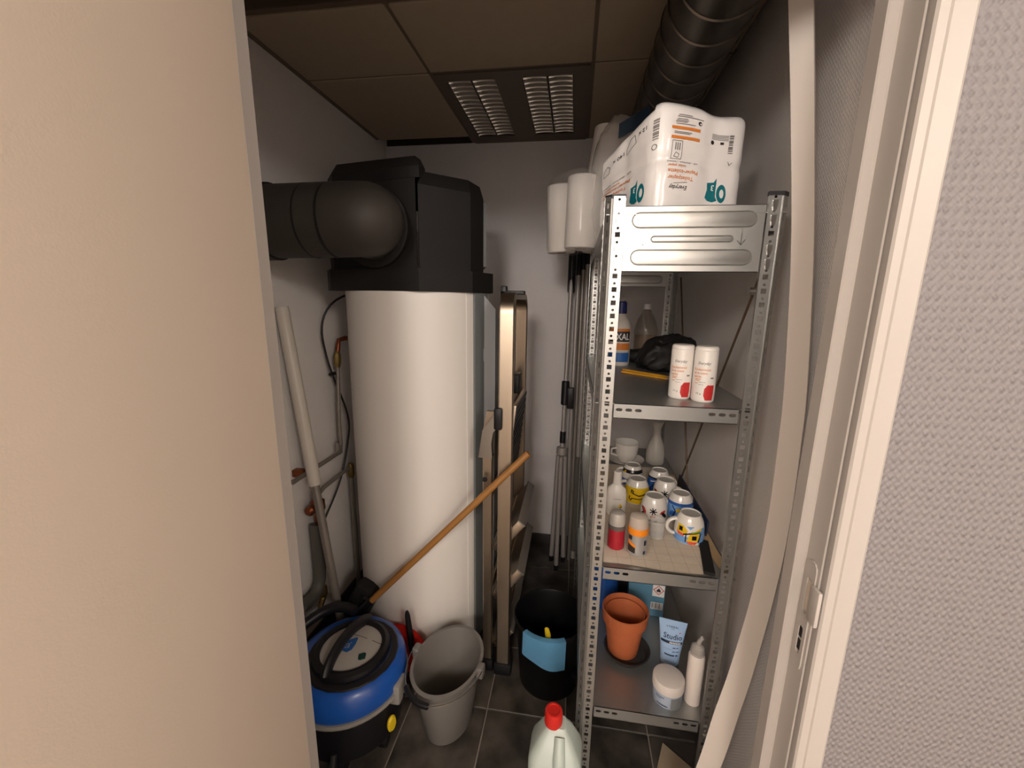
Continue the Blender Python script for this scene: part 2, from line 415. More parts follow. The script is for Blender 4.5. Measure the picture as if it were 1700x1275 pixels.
struct('wall_corridor_right', MB().box(2.2, 2.3, -2.9, 0.69, 0, 2.75), 'wall_plain_y')
# corridor ceiling outside the closet, behind and above the viewer
struct('ceiling_corridor', MB().box(-2.3, 2.3, -2.9, 0.606, 2.5, 2.56), 'ceiling_tile')

# suspended ceiling: slab, grid bars, tiles
ceiling = struct('ceiling', MB().box(XL, XR, 0.69, YB, 2.66, 2.75), 'slab')
def ctile(x0, x1, y0, y1, dz=0.0): obj('ceiling_tile', MB().box(x0 + 0.006, x1 - 0.006, y0 + 0.006, y1 - 0.006, ZC + dz, ZC + 0.018 + dz, 0.002, seg=1), 'ceiling_tile', ceiling)
xs = [XL, -0.569, 0.026, XR]; ys_ = [1.285, 1.655, YB]
for i in range(3): ctile(xs[i], xs[i + 1], 1.285, 1.655)
ctile(XL + 0.006, -0.569, 1.655, 2.262); ctile(0.026, XR, 1.655, YB)
for x in (-0.569, 0.026): obj('grid_bar', MB().box(x - 0.010, x + 0.010, 1.275, YB, ZC + 0.003, ZC + 0.008).box(x - 0.002, x + 0.002, 1.275, YB, ZC + 0.008, ZC + 0.04), 'ceiling_grid', ceiling)
for y in (1.278, 1.655): obj('grid_bar', MB().box(XL, XR, y - 0.010, y + 0.010, ZC + 0.004, ZC + 0.009).box(XL, XR, y - 0.002, y + 0.002, ZC + 0.009, ZC + 0.045), 'ceiling_grid', ceiling)
obj('wall_angle', MB().box(XL, XL + 0.018, 1.275, 2.24, ZC - 0.003, ZC + 0.002).box(XL, XL + 0.003, 1.275, 2.24, ZC, ZC + 0.02), 'ceiling_grid', ceiling)
obj('lifted_foil', MB().grid(10, 4, lambda u, v: (-1.066 + 0.07 * u, 2.20 + 0.13 * v, ZC + 0.020 + 0.016 * math.sin(3 * u) + 0.03 * v)), 'pvc_white', ceiling)

# louvred lamp (switched off) in the ceiling grid
LX0, LX1, LY0, LY1 = -0.560, 0.017, 1.665, YB - 0.004
lamp = thing('ceiling_light', 'unlit square fluorescent ceiling light with four rows of shiny louvres', 'ceiling light', (-0.27, 2.0, ZC))
cols = [(-0.522, -0.432), (-0.426, -0.338), (-0.232, -0.143), (-0.136, -0.046)]; yl0, yl1 = 1.715, 2.262
mb = MB()
holes = [rect(a - 0.002, yl0, b + 0.002, yl1) for a, b in cols]
mb.plate(rect(LX0, LY0, LX1, LY1), holes, (0, 0, ZC - 0.002), (1, 0, 0), (0, 1, 0), (0, 0, 1), 0.004)
mb.box(LX0, LX1, LY0, LY0 + 0.004, ZC, ZC + 0.09).box(LX0, LX1, LY1 - 0.004, LY1, ZC, ZC + 0.09).box(LX0, LX0 + 0.004, LY0, LY1, ZC, ZC + 0.09).box(LX1 - 0.004, LX1, LY0, LY1, ZC, ZC + 0.09).box(LX0, LX1, LY0, LY1, ZC + 0.09, ZC + 0.094)
obj('housing', mb, 'lamp_frame', lamp, world=True, smooth=False)
for a, b in cols:
    c = (a + b) / 2; hw = (b - a) / 2
    mb = MB(); n = 14
    def trough(u, v): t = -1 + 2 * u; return (c + hw * t, yl0 + (yl1 - yl0) * v, ZC + 0.058 - 0.056 * t * t)
    mb.grid(n + 1, 2, trough); tr = obj('louvre_row', mb, 'alu_louvre', lamp, world=True)
    obj('tube', MB().cyl((c, yl0, ZC + 0.042), (c, yl1, ZC + 0.042), 0.008, seg=12), 'pvc_white', tr, world=True)
    nb = 15; bm_ = None
    for k in range(nb):
        y = yl0 + (yl1 - yl0) * (k + 0.5) / nb
        def blade(u, v): t = -1 + 2 * u; d = (v - 0.5); return (c + hw * 0.97 * t, y + 0.012 * d * abs(2 * d), ZC + (0.0 + 0.003 * (1 - t * t)) + (0.030) * (1 - (2 * abs(d)) ** 2) * (1.0) * (1 - 0.75 * t * t) + 0.001)
        if bm_ is None:
            q = MB().grid(9, 7, blade); q.v = [(p[0], p[1] - y, p[2]) for p in q.v]
            L = lamp.location; q.v = [(p[0] - L.x, p[1], p[2] - L.z) for p in q.v]; bm_ = mesh('blade', q, 'alu_louvre')
        share('blade', bm_, tr, (0, y - lamp.location.y, 0))

# door frame
def jamb(mir):
    f = (lambda x: x) if mir > 0 else (lambda x: -(x + 0.166))
    P = [(0.361, 0.672), (0.361, 0.646), (0.363, 0.644), (0.374, 0.644), (0.376, 0.642), (0.376, 0.604), (0.3775, 0.602), (0.3775, 0.610), (0.3805, 0.610), (0.3805, 0.594), (0.383, 0.591), (0.393, 0.591), (0.395, 0.589), (0.417, 0.588), (0.421, 0.591), (0.421, 0.607), (0.404, 0.607), (0.404, 0.672)]
    P = [(f(x), y) for x, y in P]
    if mir < 0: P.reverse()
    return MB().extrude(P, 0, 2.075)
jr = struct('trim_1', jamb(1), 'frame_paint', label='cream painted door jamb with strike plate at the right of the doorway', angle=25)
struct('trim_2', jamb(-1), 'frame_paint', label='cream painted door jamb on the hinge side', angle=25)
struct('trim_3', MB().box(-0.60, 0.427, 0.59, 0.606, 2.06, 2.12, 0.002).box(-0.57, 0.40, 0.606, 0.69, 2.04, 2.0745), 'frame_paint', label='cream painted head of the door frame')
# strike plate with two slots, painted over
mb = MB()
outer = [(-0.013, -0.080)] + [(0.0, -0.093)] + [(0.013, -0.080), (0.013, 0.080), (0.0, 0.093), (-0.013, 0.080)]
outer = stadium(0, 0, 0.19, 0.026, 6); outer = [(p[1], p[0]) for p in outer]
h1 = [(p[1] * 0.9, p[0] + 0.035) for p in stadium(0, 0, 0.062, 0.012, 5)]; h2 = [(p[1], p[0] - 0.043) for p in stadium(0, 0, 0.050, 0.011, 5)]
mb.plate(outer, [h1, h2], (0.3758, 0.622, 1.025), (0, 1, 0), (0, 0, 1), (-1, 0, 0), 0.0022)
sp_ = obj('strike_plate', mb, 'frame_paint', jr, smooth=False)
obj('strike_lip', MB().box(0.3695, 0.3752, 0.588, 0.609, 1.030, 1.088, 0.0018), 'frame_paint', sp_)
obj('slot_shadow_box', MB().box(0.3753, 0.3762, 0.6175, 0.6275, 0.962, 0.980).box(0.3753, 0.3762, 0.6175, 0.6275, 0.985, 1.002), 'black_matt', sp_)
obj('latch_recess', MB().box(0.3752, 0.3762, 0.6175, 0.6265, 1.034, 1.086), 'door_paint', sp_)

# door leaf folded open towards the viewer
door = MB().box(-0.530, -0.490, -0.325, 0.602, 0.008, 2.05, 0.003)
door = struct('door_1', door, 'door_paint', label='plain beige door leaf standing open at the left of the doorway')
for z in (0.25, 1.75): obj('hinge', MB().cyl((-0.538, 0.600, z), (-0.538, 0.600, z + 0.09), 0.007, seg=12), 'steel', door)

# ================================================================== WATER HEATER
TX, TY, TR = -0.637, 1.665, 0.285
wh = thing('water_heater', 'tall white cylindrical heat pump water heater with black top housing', 'water heater', (TX, TY, 0))
toC = Vector((-TX, -TY, 0)).normalized(); toR = Vector((-toC.y, toC.x, 0))   # towards the viewer / to the right
def hp(s_, e): p = toR * s_ + toC * e; return (p.x, p.y)
obj('tank', MB().lathe([(0, 0.025), (TR - 0.01, 0.025), (TR, 0.035), (TR, 1.525), (0, 1.525)], 96), 'tank_white', wh)
for a in (0.5, 2.6, 4.7): obj('foot', MB().lathe([(0, 0), (0.028, 0), (0.022, 0.028), (0, 0.028)], 16, (0.2 * math.cos(a), 0.2 * math.sin(a), 0)), 'black_plastic', wh)
def arc_strip(a0, a1, r0, r1, z0, z1, n=8):
    P = [(r1 * math.cos(a0 + (a1 - a0) * k / n), r1 * math.sin(a0 + (a1 - a0) * k / n)) for k in range(n + 1)] + [(r0 * math.cos(a1 + (a0 - a1) * k / n), r0 * math.sin(a1 + (a0 - a1) * k / n)) for k in range(n + 1)]
    return MB().extrude(P, z0, z1)
aF = math.atan2(toC.y, toC.x)
def rd(d): return aF + math.radians(d)
obj('seam_strip', arc_strip(rd(36), rd(43), TR - 0.004, TR + 0.002, 0.04, 1.524), 'tank_white', wh)
obj('grey_profile', arc_strip(rd(43), rd(62), TR - 0.004, TR + 0.012, 0.03, 1.524, 10), 'tank_grey', wh)
# light grey cover plate with clipped corners, standing off the profile
pl = [(0.0, 0.165), (0.044, 0.207), (0.050, 0.215), (0.050, 1.465), (0.0, 1.515), (0.0, 1.312), (-0.012, 1.302), (-0.012, 1.268), (0.0, 1.258)]
d1 = Vector(hp(TR * math.sin(math.radians(55)), TR * math.cos(math.radians(55))) + (0,)) * 1.05
dirp = (toR * 0.93 - toC * 0.37).normalized(); nrm = Vector((0, 0, 1)).cross(dirp)
mb = MB().plate(pl, [], (d1.x, d1.y, 0.0), dirp, (0, 0, 1), dirp.cross(Vector((0, 0, 1))), -0.004)
cov = obj('cover_plate', mb, 'tank_light_grey', wh, smooth=False)
q = d1 + dirp * 0.046
mb = MB(); e2 = (toR * 0.35 - toC * 0.94).normalized()
mb.plate([(0, 0.21), (0.10, 0.25), (0.10, 1.42), (0, 1.46)], [], (q.x, q.y, 0), e2, (0, 0, 1), e2.cross(Vector((0, 0, 1))), -0.004)
obj('cover_side', mb, 'tank_grey', wh, smooth=False)
obj('cover_screw', MB().lathe([(0, -0.003), (0.006, -0.003), (0.007, 0.0), (0.006, 0.003), (0, 0.003)], 12, M=Matrix.Translation(d1 + dirp * 0.040 + Vector((0, 0, 0.86)) - nrm * 0.0) @ Matrix.Rotation(PI / 2, 4, 'X')), 'black_plastic', cov)
# type plate and rust stains on the left of the tank
def tankmap(u, v): a = rd(0) + u / TR; return ((TR + 0.0007) * math.cos(a), (TR + 0.0007) * math.sin(a), v)
lo = -0.395
prints(wh, tankmap, [('type_plate', 'sticker', tri2(rect(lo - 0.055, 1.36, lo + 0.028, 1.512))), ('warning_sticker', 'pvc_white', tri2(rect(lo - 0.055, 1.20, lo + 0.03, 1.345)))], 0.02)
prints(wh, tankmap, [('scribble', 'ink_black', stroke([(lo + 0.005, 1.285), (lo + 0.022, 1.262)], 0.003) + stroke([(lo + 0.022, 1.287), (lo + 0.007, 1.255)], 0.003) + stroke([(lo - 0.02, 1.285), (lo - 0.005, 1.288), (lo - 0.012, 1.262)], 0.003))], 0.02)
st = []
for k in range(26):
    st += tri2(ell(lo + random.uniform(-0.02, 0.05), random.uniform(1.10, 1.245), random.uniform(0.0012, 0.004), random.uniform(0.0012, 0.005), 7))
prints(wh, tankmap, [('rust_spots', 'rod_brown', st)], 0.02)
# black housing: rim, two facetted halves, stepped lid
def pr(P, z0, z1, taper=0.0): return MB().extrude([hp(s_ , e) for s_, e in P], z0, z1)
rimP = [(-0.345, 0.02), (-0.315, 0.13), (0.0, 0.315), (0.19, 0.245), (0.285, 0.13), (0.30, -0.05), (0.2, -0.24), (0, -0.31), (-0.22, -0.24)]
obj('housing_rim', pr(rimP, 1.526, 1.600), 'epp_black', wh, smooth=False)
LP = [(-0.330, 0.02), (-0.300, 0.125), (-0.004, 0.305), (-0.004, -0.30), (-0.2, -0.23)]
RP = [(0.004, 0.303), (0.185, 0.232), (0.245, 0.14), (0.262, -0.05), (0.18, -0.23), (0.004, -0.30)]
def facet(P, z0, z1, z2, ins):
    cx_ = sum(p[0] for p in P) / len(P); cy_ = sum(p[1] for p in P) / len(P)
    Q = [((p[0] - cx_) * (1 - ins) + cx_, (p[1] - cy_) * (1 - ins) + cy_) for p in P]; n = len(P)
    vs = [hp(*p) + (z0,) for p in P] + [hp(*p) + (z1,) for p in P] + [hp(*p) + (z2,) for p in Q]
    fs = [tuple(reversed(range(n))), tuple(range(2 * n, 3 * n))]
    for r in range(2): fs += [(r * n + i, r * n + (i + 1) % n, (r + 1) * n + (i + 1) % n, (r + 1) * n + i) for i in range(n)]
    return MB().add(vs, fs)
hl = obj('housing_half', facet(LP, 1.600, 1.885, 1.888, 0.02), 'epp_black', wh, smooth=False)
lidP = [(-0.320, 0.03), (-0.290, 0.115), (-0.02, 0.285), (0.01, 0.30), (0.03, 0.26), (0.03, -0.26), (-0.18, -0.22)]
obj('housing_lid', facet(lidP, 1.889, 1.925, 1.958, 0.10), 'epp_black', wh, smooth=False)
hr = obj('housing_half', facet(RP, 1.600, 1.868, 1.915, 0.12), 'epp_black', wh, smooth=False)
pd = Vector(hp(0.252, 0.06) + (0,)); e3 = (Vector(hp(0.262, -0.05) + (0,)) - Vector(hp(0.245, 0.14) + (0,))).normalized()
disp = obj('control_panel', MB().plate(rect(-0.075, 1.625, 0.075, 1.86), [], (pd.x, pd.y, 0), e3, (0, 0, 1), e3.cross(Vector((0, 0, 1))), 0.012), 'black_gloss', wh, smooth=False)
pe = pd + e3.cross(Vector((0, 0, 1))) * 0.0122
obj('display', MB().plate(rect(-0.055, 1.665, 0.02, 1.745), [rect(-0.05, 1.67, 0.015, 1.74)], (pe.x, pe.y, 0), e3, (0, 0, 1), e3.cross(Vector((0, 0, 1))), 0.001), 'tank_light_grey', disp, smooth=False)

# insulated air pipe: flange, elbow, straight run to the left wall
pipe = thing('air_pipe', 'thick black insulated air duct elbow leaving the water heater housing', 'air duct', (-0.70, 1.20, 1.725))
f0 = Vector((TX, TY, 0)) + Vector(hp(-0.138, 0.226) + (0,)); nf = Vector((0.0, 0.0, 0)) + (toC * 0.88 - toR * 0.47).normalized()
f0.z = 1.735
pts = bez(f0 + nf * 0.0, f0 + nf * 0.13, Vector((-0.565, 1.222, 1.729)), Vector((-0.665, 1.218, 1.727)), 18) + [Vector((-0.93, 1.21, 1.722))]
obj('elbow', MB().tube(pts, 0.106, 40), 'epp_pipe', pipe, world=True)
obj('flange', MB().tube([f0 + nf * -0.004, f0 + nf * 0.004, f0 + nf * 0.022, f0 + nf * 0.026], [0.128, 0.132, 0.132, 0.124], 44), 'epp_black', pipe, world=True)
obj('socket', MB().tube([(-0.915, 1.2115, 1.7225), (-0.917, 1.2115, 1.7225), (-0.99, 1.21, 1.722), (-1.0685, 1.21, 1.722)], [0.106, 0.112, 0.112, 0.112], 40), 'epp_black', pipe, world=True)  # darker material paints in the shade on the pipe's left end
for x in (-0.79, -0.72): obj('joint_band', MB().tube([(x, 1.2148, 1.7243), (x - 0.006, 1.2146, 1.7243)], 0.1068, 40), 'epp_black', pipe, world=True)

# ================================================================== PLUMBING on the left wall
W0 = XL
def wp(y, z, d=0.055): return (W0 + d, y, z)
pb = thing('water_pipes', 'tangle of copper valves, hoses and thin water pipes on the wall behind the white wand', 'plumbing', (W0, 1.6, 0.0))
obj('copper_elbow', MB().tube([Vector((-0.86, 1.74, 1.322)), Vector((-1.0, 1.70, 1.324)), Vector(wp(1.672, 1.318)), Vector(wp(1.664, 1.29)), Vector(wp(1.655, 1.255))], 0.010, 12), 'copper', pb, world=True)
v1 = obj('valve', MB().tube([wp(1.656, 1.27), wp(1.654, 1.255), wp(1.652, 1.22), wp(1.65, 1.20)], [0.010, 0.016, 0.016, 0.011], 8), 'brass', pb, world=True)
obj('lever', MB().box(W0 + 0.03, W0 + 0.048, 1.615, 1.675, 1.168, 1.180, 0.003), 'black_plastic', v1, world=True)
obj('braided_hose', MB().tube(bez(wp(1.65, 1.20), wp(1.645, 1.10), wp(1.625, 0.95), wp(1.635, 0.85)), 0.008, 12), 'pipe_grey', pb, world=True)
obj('white_hose', MB().tube(bez(wp(1.652, 1.19, 0.05), wp(1.66, 1.10, 0.05), wp(1.648, 0.95, 0.05), wp(1.645, 0.85, 0.05)), 0.007, 12), 'pvc_white', pb, world=True)
obj('union_nut', MB().tube([wp(1.64, 0.86, .042), wp(1.64, 0.842, .042), wp(1.635, 0.815, .042), wp(1.63, 0.805, .042)], [0.016, 0.018, 0.018, 0.012], 6), 'steel', pb, world=True)
obj('pipe', MB().tube([wp(1.63, 0.82), wp(1.37, 0.82), wp(1.30, 0.82)], 0.009, 12), 'pipe_grey', pb, world=True)
obj('pipe', MB().tube([wp(1.70, 0.718), wp(1.49, 0.714), wp(1.44, 0.70), wp(1.435, 0.66)], 0.009, 12), 'pipe_grey', pb, world=True)
obj('pipe_tee', MB().tube([wp(1.70, 0.735), wp(1.70, 0.72), wp(1.70, 0.68), wp(1.70, 0.665)], [0.012, 0.016, 0.016, 0.012], 10), 'brass', pb, world=True)
obj('pipe', MB().tube([wp(1.70, 0.69), wp(1.703, 0.3), wp(1.705, 0.02)], 0.011, 12), 'pipe_grey', pb, world=True)
obj('wall_clip', MB().box(W0 + 0.001, W0 + 0.05, 1.37, 1.40, 0.805, 0.835, 0.004), 'copper', pb, world=True)
sg = obj('safety_valve', MB().tube([wp(1.435, 0.69), wp(1.436, 0.675), wp(1.438, 0.64), wp(1.44, 0.625)], [0.014, 0.028, 0.028, 0.016], 14).tube([wp(1.44, 0.625), wp(1.442, 0.61), wp(1.442, 0.575)], [0.016, 0.022, 0.020], 14), 'copper', pb, world=True)
obj('valve_knob', MB().tube([wp(1.402, 0.658, .05), wp(1.38, 0.658, .055), wp(1.372, 0.658, .055)], [0.020, 0.020, 0.012], 10), 'copper', sg, world=True)
obj('drain_funnel', MB().tube([wp(1.43, 0.575), wp(1.425, 0.56), wp(1.415, 0.53), wp(1.413, 0.36)], [0.034, 0.034, 0.026, 0.024], 18), 'pvc_grey', pb, world=True)
obj('drain_bend', MB().tube(bez(wp(1.413, 0.37), wp(1.41, 0.28), wp(1.36, 0.28), wp(1.28, 0.30)), 0.024, 16), 'pvc_grey', pb, world=True)
obj('drain_hose', MB().tube(bez(wp(1.47, 0.56, .04), wp(1.49, 0.42, .05), wp(1.45, 0.33, .05), wp(1.40, 0.31, .05)), 0.010, 12), 'cable_black', pb, world=True)
obj('stop_tap', MB().tube([wp(1.43, 0.285), wp(1.425, 0.25), wp(1.42, 0.235), wp(1.39, 0.20)], [0.012, 0.017, 0.012, 0.010], 10), 'brass', pb, world=True)
cab = MB().tube(bez((-0.845, 1.86, 1.52), (-1.02, 1.60, 1.56), (-1.045, 1.575, 1.42), (-1.04, 1.60, 1.30)) + bez((-1.04, 1.60, 1.30), (-1.03, 1.63, 1.1), (-1.0, 1.73, 1.0), (-1.02, 1.705, 0.86))[1:] + bez((-1.02, 1.705, 0.86), (-1.03, 1.66, 0.65), (-1.04, 1.56, 0.60), (-1.045, 1.50, 0.53))[1:] + bez((-1.045, 1.50, 0.53), (-1.045, 1.47, 0.47), (-1.045, 1.49, 0.40), (-1.045, 1.46, 0.36))[1:], 0.0045, 8)
tag(obj('power_cable', cab, 'cable_black'), 'thin black cable looping down the left wall beside the tank', 'cable')

# white and grey telescopic tube leaning on the left wall
wd = thing('vacuum_wand', 'long white and grey telescopic tube leaning by the pipes', 'tube', (-0.87, 1.275, 0.0))
a0, a1, a2 = Vector((-1.040, 1.365, 1.465)), Vector((-0.955, 1.345, 0.795)), Vector((-0.868, 1.33, 0.10))
obj('outer_tube', MB().tube([a0, a0 + (a1 - a0) * 0.01, a1 - (a1 - a0) * 0.005, a1], [0.021, 0.023, 0.023, 0.020], 20), 'pvc_white', wd, world=True)
obj('inner_tube', MB().tube([a1, a2, a2 + Vector((0.012, -0.0, -0.098))], [0.0155, 0.0155, 0.0155], 18), 'pipe_grey', wd, world=True)

# ================================================================== LADDER
ld = thing('step_ladder', 'folded aluminium step ladder standing on edge beside the white tank', 'ladder', (-0.23, 1.60, 0))
lx, ly0, ly1, lt = -0.228, 1.412, 1.800, 1.515
# hoop frame: flat tube, upside-down U
def flat_path(pts, wx, wy):
    """sweep of a rectangle wx by wy in the plane X = const"""
    mb = MB(); vs = []; n = len(pts); b = 0.15
    for i, p in enumerate(pts):
        p = Vector(p); t = (Vector(pts[min(i + 1, n - 1)]) - Vector(pts[max(i - 1, 0)])).normalized(); side = Vector((1, 0, 0)); nn = t.cross(side)
        for sx, sy in ((-1, -1 + b * 2), (-1 + b, -1), (1 - b, -1), (1, -1 + b * 2), (1, 1 - b * 2), (1 - b, 1), (-1 + b, 1), (-1, 1 - b * 2)): vs.append(p + side * (sx * wx / 2) + nn * (sy * wy / 2))
    fs = [(i * 8 + k, i * 8 + (k + 1) % 8, (i + 1) * 8 + (k + 1) % 8, (i + 1) * 8 + k) for i in range(n - 1) for k in range(8)]
    fs += [tuple(range(8)), tuple(range((n - 1) * 8, n * 8))]
    return mb.add(vs, fs)
R_ = 0.06
P = [(lx, ly0, 0.05), (lx, ly0, lt - R_)] + [(lx, ly0 + R_ - R_ * math.cos(t), lt - R_ + R_ * math.sin(t)) for t in [PI / 2 * k / 6 for k in range(1, 7)]] + [(lx, ly1 - R_ + R_ * math.sin(t), lt - R_ + R_ * math.cos(t)) for t in [PI / 2 * k / 6 for k in range(0, 7)]] + [(lx + 0.004, ly1, 0.05)]
obj('front_frame', flat_path(P, 0.052, 0.024), 'alu', ld, world=True)
P = [(lx - 0.066, ly0 + 0.012, 0.05), (lx - 0.072, ly0 + 0.03, 1.02), (lx - 0.058, ly0 + 0.03, 1.10)]
obj('rear_leg', flat_path(P, 0.036, 0.022), 'alu', ld, world=True)
P = [(lx - 0.066, ly1 - 0.012, 0.05), (lx - 0.072, ly1 - 0.03, 1.02), (lx - 0.058, ly1 - 0.03, 1.10)]
obj('rear_leg', flat_path(P, 0.036, 0.022), 'alu', ld, world=True)
obj('rear_brace', MB().box(lx - 0.080, lx - 0.066, ly0 + 0.03, ly1 - 0.03, 0.30, 0.33, 0.004).box(lx - 0.080, lx - 0.066, ly0 + 0.03, ly1 - 0.03, 0.72, 0.75, 0.004), 'alu', ld, world=True)
hb = obj('hinge_bracket', MB().extrude([(-0.10, -0.115), (-0.085, -0.01), (-0.030, 0.065), (-0.004, 0.060), (-0.012, 0.02), (-0.045, -0.015), (-0.052, -0.06), (-0.048, -0.115)], 0, 0.004, Matrix.Translation((lx + 0.0, ly0 - 0.005, 1.045)) @ Matrix.Rotation(PI / 2, 4, 'X')), 'steel', ld, world=True, smooth=False)
obj('rivet', MB().lathe([(0, 0), (0.010, 0), (0.008, 0.004), (0, 0.005)], 14, M=Matrix.Translation((lx - 0.076, ly0 - 0.009, 0.845)) @ Matrix.Rotation(PI / 2, 4, 'X')), 'black_plastic', hb, world=True)
obj('lock_clip', MB().box(lx - 0.040, lx - 0.010, ly0 - 0.030, ly0 - 0.008, 1.045, 1.125, 0.006), 'black_plastic', ld, world=True)
obj('top_hook', MB().box(lx - 0.035, lx - 0.015, ly0 + 0.06, ly0 + 0.10, lt - 0.01, lt + 0.035, 0.004).box(lx - 0.035, lx + 0.05, ly0 + 0.06, ly0 + 0.10, lt + 0.004, lt + 0.018, 0.003), 'black_plastic', ld, world=True)
for z, xe in ((0.165, 0.030), (0.385, 0.092), (0.595, 0.092)):
    M_ = Matrix.Translation((lx - 0.0, 0, z)) @ Matrix.Rotation(math.radians(-52), 4, 'Y')
    s_ = obj('step', MB().box(-0.070, xe, ly0 + 0.016, ly1 - 0.016, -0.024, 0.010, 0.003, M_), 'alu', ld, world=True)
    mb = MB()
    for k in range(4): mb.box(-0.074 + k * 0.024, -0.062 + k * 0.024, ly0 + 0.02, ly1 - 0.02, 0.0098, 0.012, 0, M_)
    obj('tread_ribs', mb, 'alu', s_, world=True, smooth=False)
    obj('step_end', MB().box(xe - 0.002, xe + 0.004, ly0 + 0.015, ly1 - 0.015, -0.025, 0.012, 0.002, M_), 'pipe_grey', s_, world=True)
M_ = Matrix.Translation((lx + 0.003, 0, 0.96)) @ Matrix.Rotation(math.radians(-84), 4, 'Y')
pf = obj('platform', MB().box(-0.17, 0.16, ly0 + 0.05, ly1 - 0.016, -0.012, 0.012, 0.004, M_), 'alu', ld, world=True)
mb = MB()
for k in range(11): mb.box(-0.16 + k * 0.029, -0.143 + k * 0.029, ly0 + 0.055, ly1 - 0.02, -0.0155, -0.0118, 0, M_)
obj('platform_ribs', mb, 'galv_dark', pf, world=True, smooth=False)
obj('platform_clip', MB().box(lx - 0.018, lx + 0.014, ly1 - 0.15, ly1 - 0.06, 1.12, 1.20, 0.006), 'black_plastic', ld, world=True)
for x, y, a in ((lx, ly0, 0), (lx + 0.004, ly1, 0), (lx - 0.066, ly0 + 0.012, 0), (lx - 0.066, ly1 - 0.012, 0)):
    big = 1.0 if x > lx - 0.03 else 0.72
    obj('rubber_foot', MB().box(x - 0.036 * big, x + 0.036 * big, y - 0.022, y + 0.022, 0.0, 0.052, 0.008), 'black_plastic', ld, world=True)

# ================================================================== STAND AND POLES in the far corner
tp = thing('folded_stand', 'grey folded tripod stand with black collar leaning against the far wall', 'stand', (-0.03, 2.14, 0))
t0, t1 = Vector((-0.036, 2.15, 0.66)), Vector((-0.024, 2.245, 1.70))
def along(k): return t0 + (t1 - t0) * k
obj('shaft', MB().tube([along(-0.55), along(0.1), along(0.92), t1], 0.0115, 14), 'tripod_grey', tp, world=True)
col_ = obj('collar', MB().tube([along(0.28), along(0.285), along(0.40), along(0.405)], [0.016, 0.021, 0.021, 0.016], 14), 'black_plastic', tp, world=True)
obj('knob', MB().box(-0.020, 0.016, 2.155, 2.180, 0.935, 1.05, 0.006), 'black_plastic', col_, world=True)
obj('lower_collar', MB().tube([along(0.08), along(0.14)], 0.0155, 14), 'black_plastic', tp, world=True)
obj('hub', MB().tube([along(0.01), along(0.02), along(0.055), along(0.06)], [0.02, 0.03, 0.03, 0.02], 12), 'tripod_grey', tp, world=True)
for dx, dy, dz in ((-0.034, 0.01, 0.0), (-0.004, -0.03, -0.03), (0.032, 0.008, 0.0)):
    a = t0 + Vector((dx * 0.55, dy * 0.5, 0.01)); b = Vector((-0.037 + dx, 2.115 + dy, 0.075 + dz))
    lg = obj('leg', MB().tube([a, b], 0.0125, 12), 'tripod_grey', tp, world=True)
    obj('rubber_tip', MB().tube([b + Vector((0, 0, 0.004)), b - Vector((0, 0, 0.028))], 0.0132, 12), 'black_plastic', lg, world=True)
obj('top_head', MB().tube([t1 - Vector((0, 0, 0.16)), t1 - Vector((0, 0, 0.15)), t1 + Vector((0, 0, 0.10)), t1 + Vector((0, 0, 0.11))], [0.014, 0.020, 0.020, 0.014], 14), 'black_plastic', tp, world=True)
for k, (xb, xt, lab, m, r) in enumerate(((-0.0, 0.012, 'second grey pole beside the folded tripod stand', 'tripod_grey', 0.0125), (0.028, 0.036, 'middle one of the thin grey poles behind the shelf unit', 'pipe_grey', 0.011), (0.052, 0.058, 'grey pole closest to the shelf unit in the far corner', 'tripod_grey', 0.014))):
    p_ = thing('pole', lab, 'pole', (xb, 2.20 + 0.02 * k, 0), group='poles in the far corner')
    b = Vector((xb, 2.20 + 0.02 * k, 0)); t = Vector((xt, 2.315, 1.74 + 0.03 * k))
    obj('shaft', MB().tube([b, b + (t - b) * 0.6, t], r, 12), m, p_, world=True)
    obj('grip', MB().tube([t - (t - b) * 0.06, t, t + (t - b) * 0.01], [r + 0.002, r + 0.002, r * 0.6], 12), 'black_plastic', p_, world=True)
    if k == 2: obj('sleeve', MB().tube([b + (t - b) * 0.02, b + (t - b) * 0.05, b + (t - b) * 0.32, b + (t - b) * 0.35], [0.012, 0.022, 0.022, 0.014], 14), 'pvc_grey', p_, world=True)

# ================================================================== SHELF UNIT
RX0, RX1, RY0, RY1, RT = 0.056, 0.424, 0.970, 1.900, 1.722
S3, S4, S5, S2 = 1.265, 0.832, 0.397, 1.686
rack = thing('shelf_unit', 'galvanised steel shelf unit with perforated posts along the right wall', 'shelf unit', ((RX0 + RX1) / 2, (RY0 + RY1) / 2, 0))
PITCH = 0.0292; NC = 59
def sq(w_, h_, cx_, cy_): return rect(cx_ - w_ / 2, cy_ - h_ / 2, cx_ + w_ / 2, cy_ + h_ / 2)
def perf(mb, p, q, holes, t=0.0014):
    """perforated strip between plan points p and q"""
    p, q = Vector(p + (0,)), Vector(q + (0,)); u = (q - p); L = u.length; u.normalize(); n = Vector((0, 0, 1)).cross(u)
    for k in range(NC):
        mb.plate(rect(0, 0, L, PITCH), [h for h in holes(L)], p + Vector((0, 0, RT - (k + 1) * PITCH)), u, (0, 0, 1), n, t)
def hsq(L): return [rect(L / 2 - 0.0055, 0.0040, L / 2 + 0.0055, 0.0145), ell(L / 2, 0.0225, 0.0030, 0.0030, 8, PI / 8)]
def hslot(L): return [rect(L / 2 - 0.0024, 0.006, L / 2 + 0.0024, 0.0195)]
def nohole(L): return []
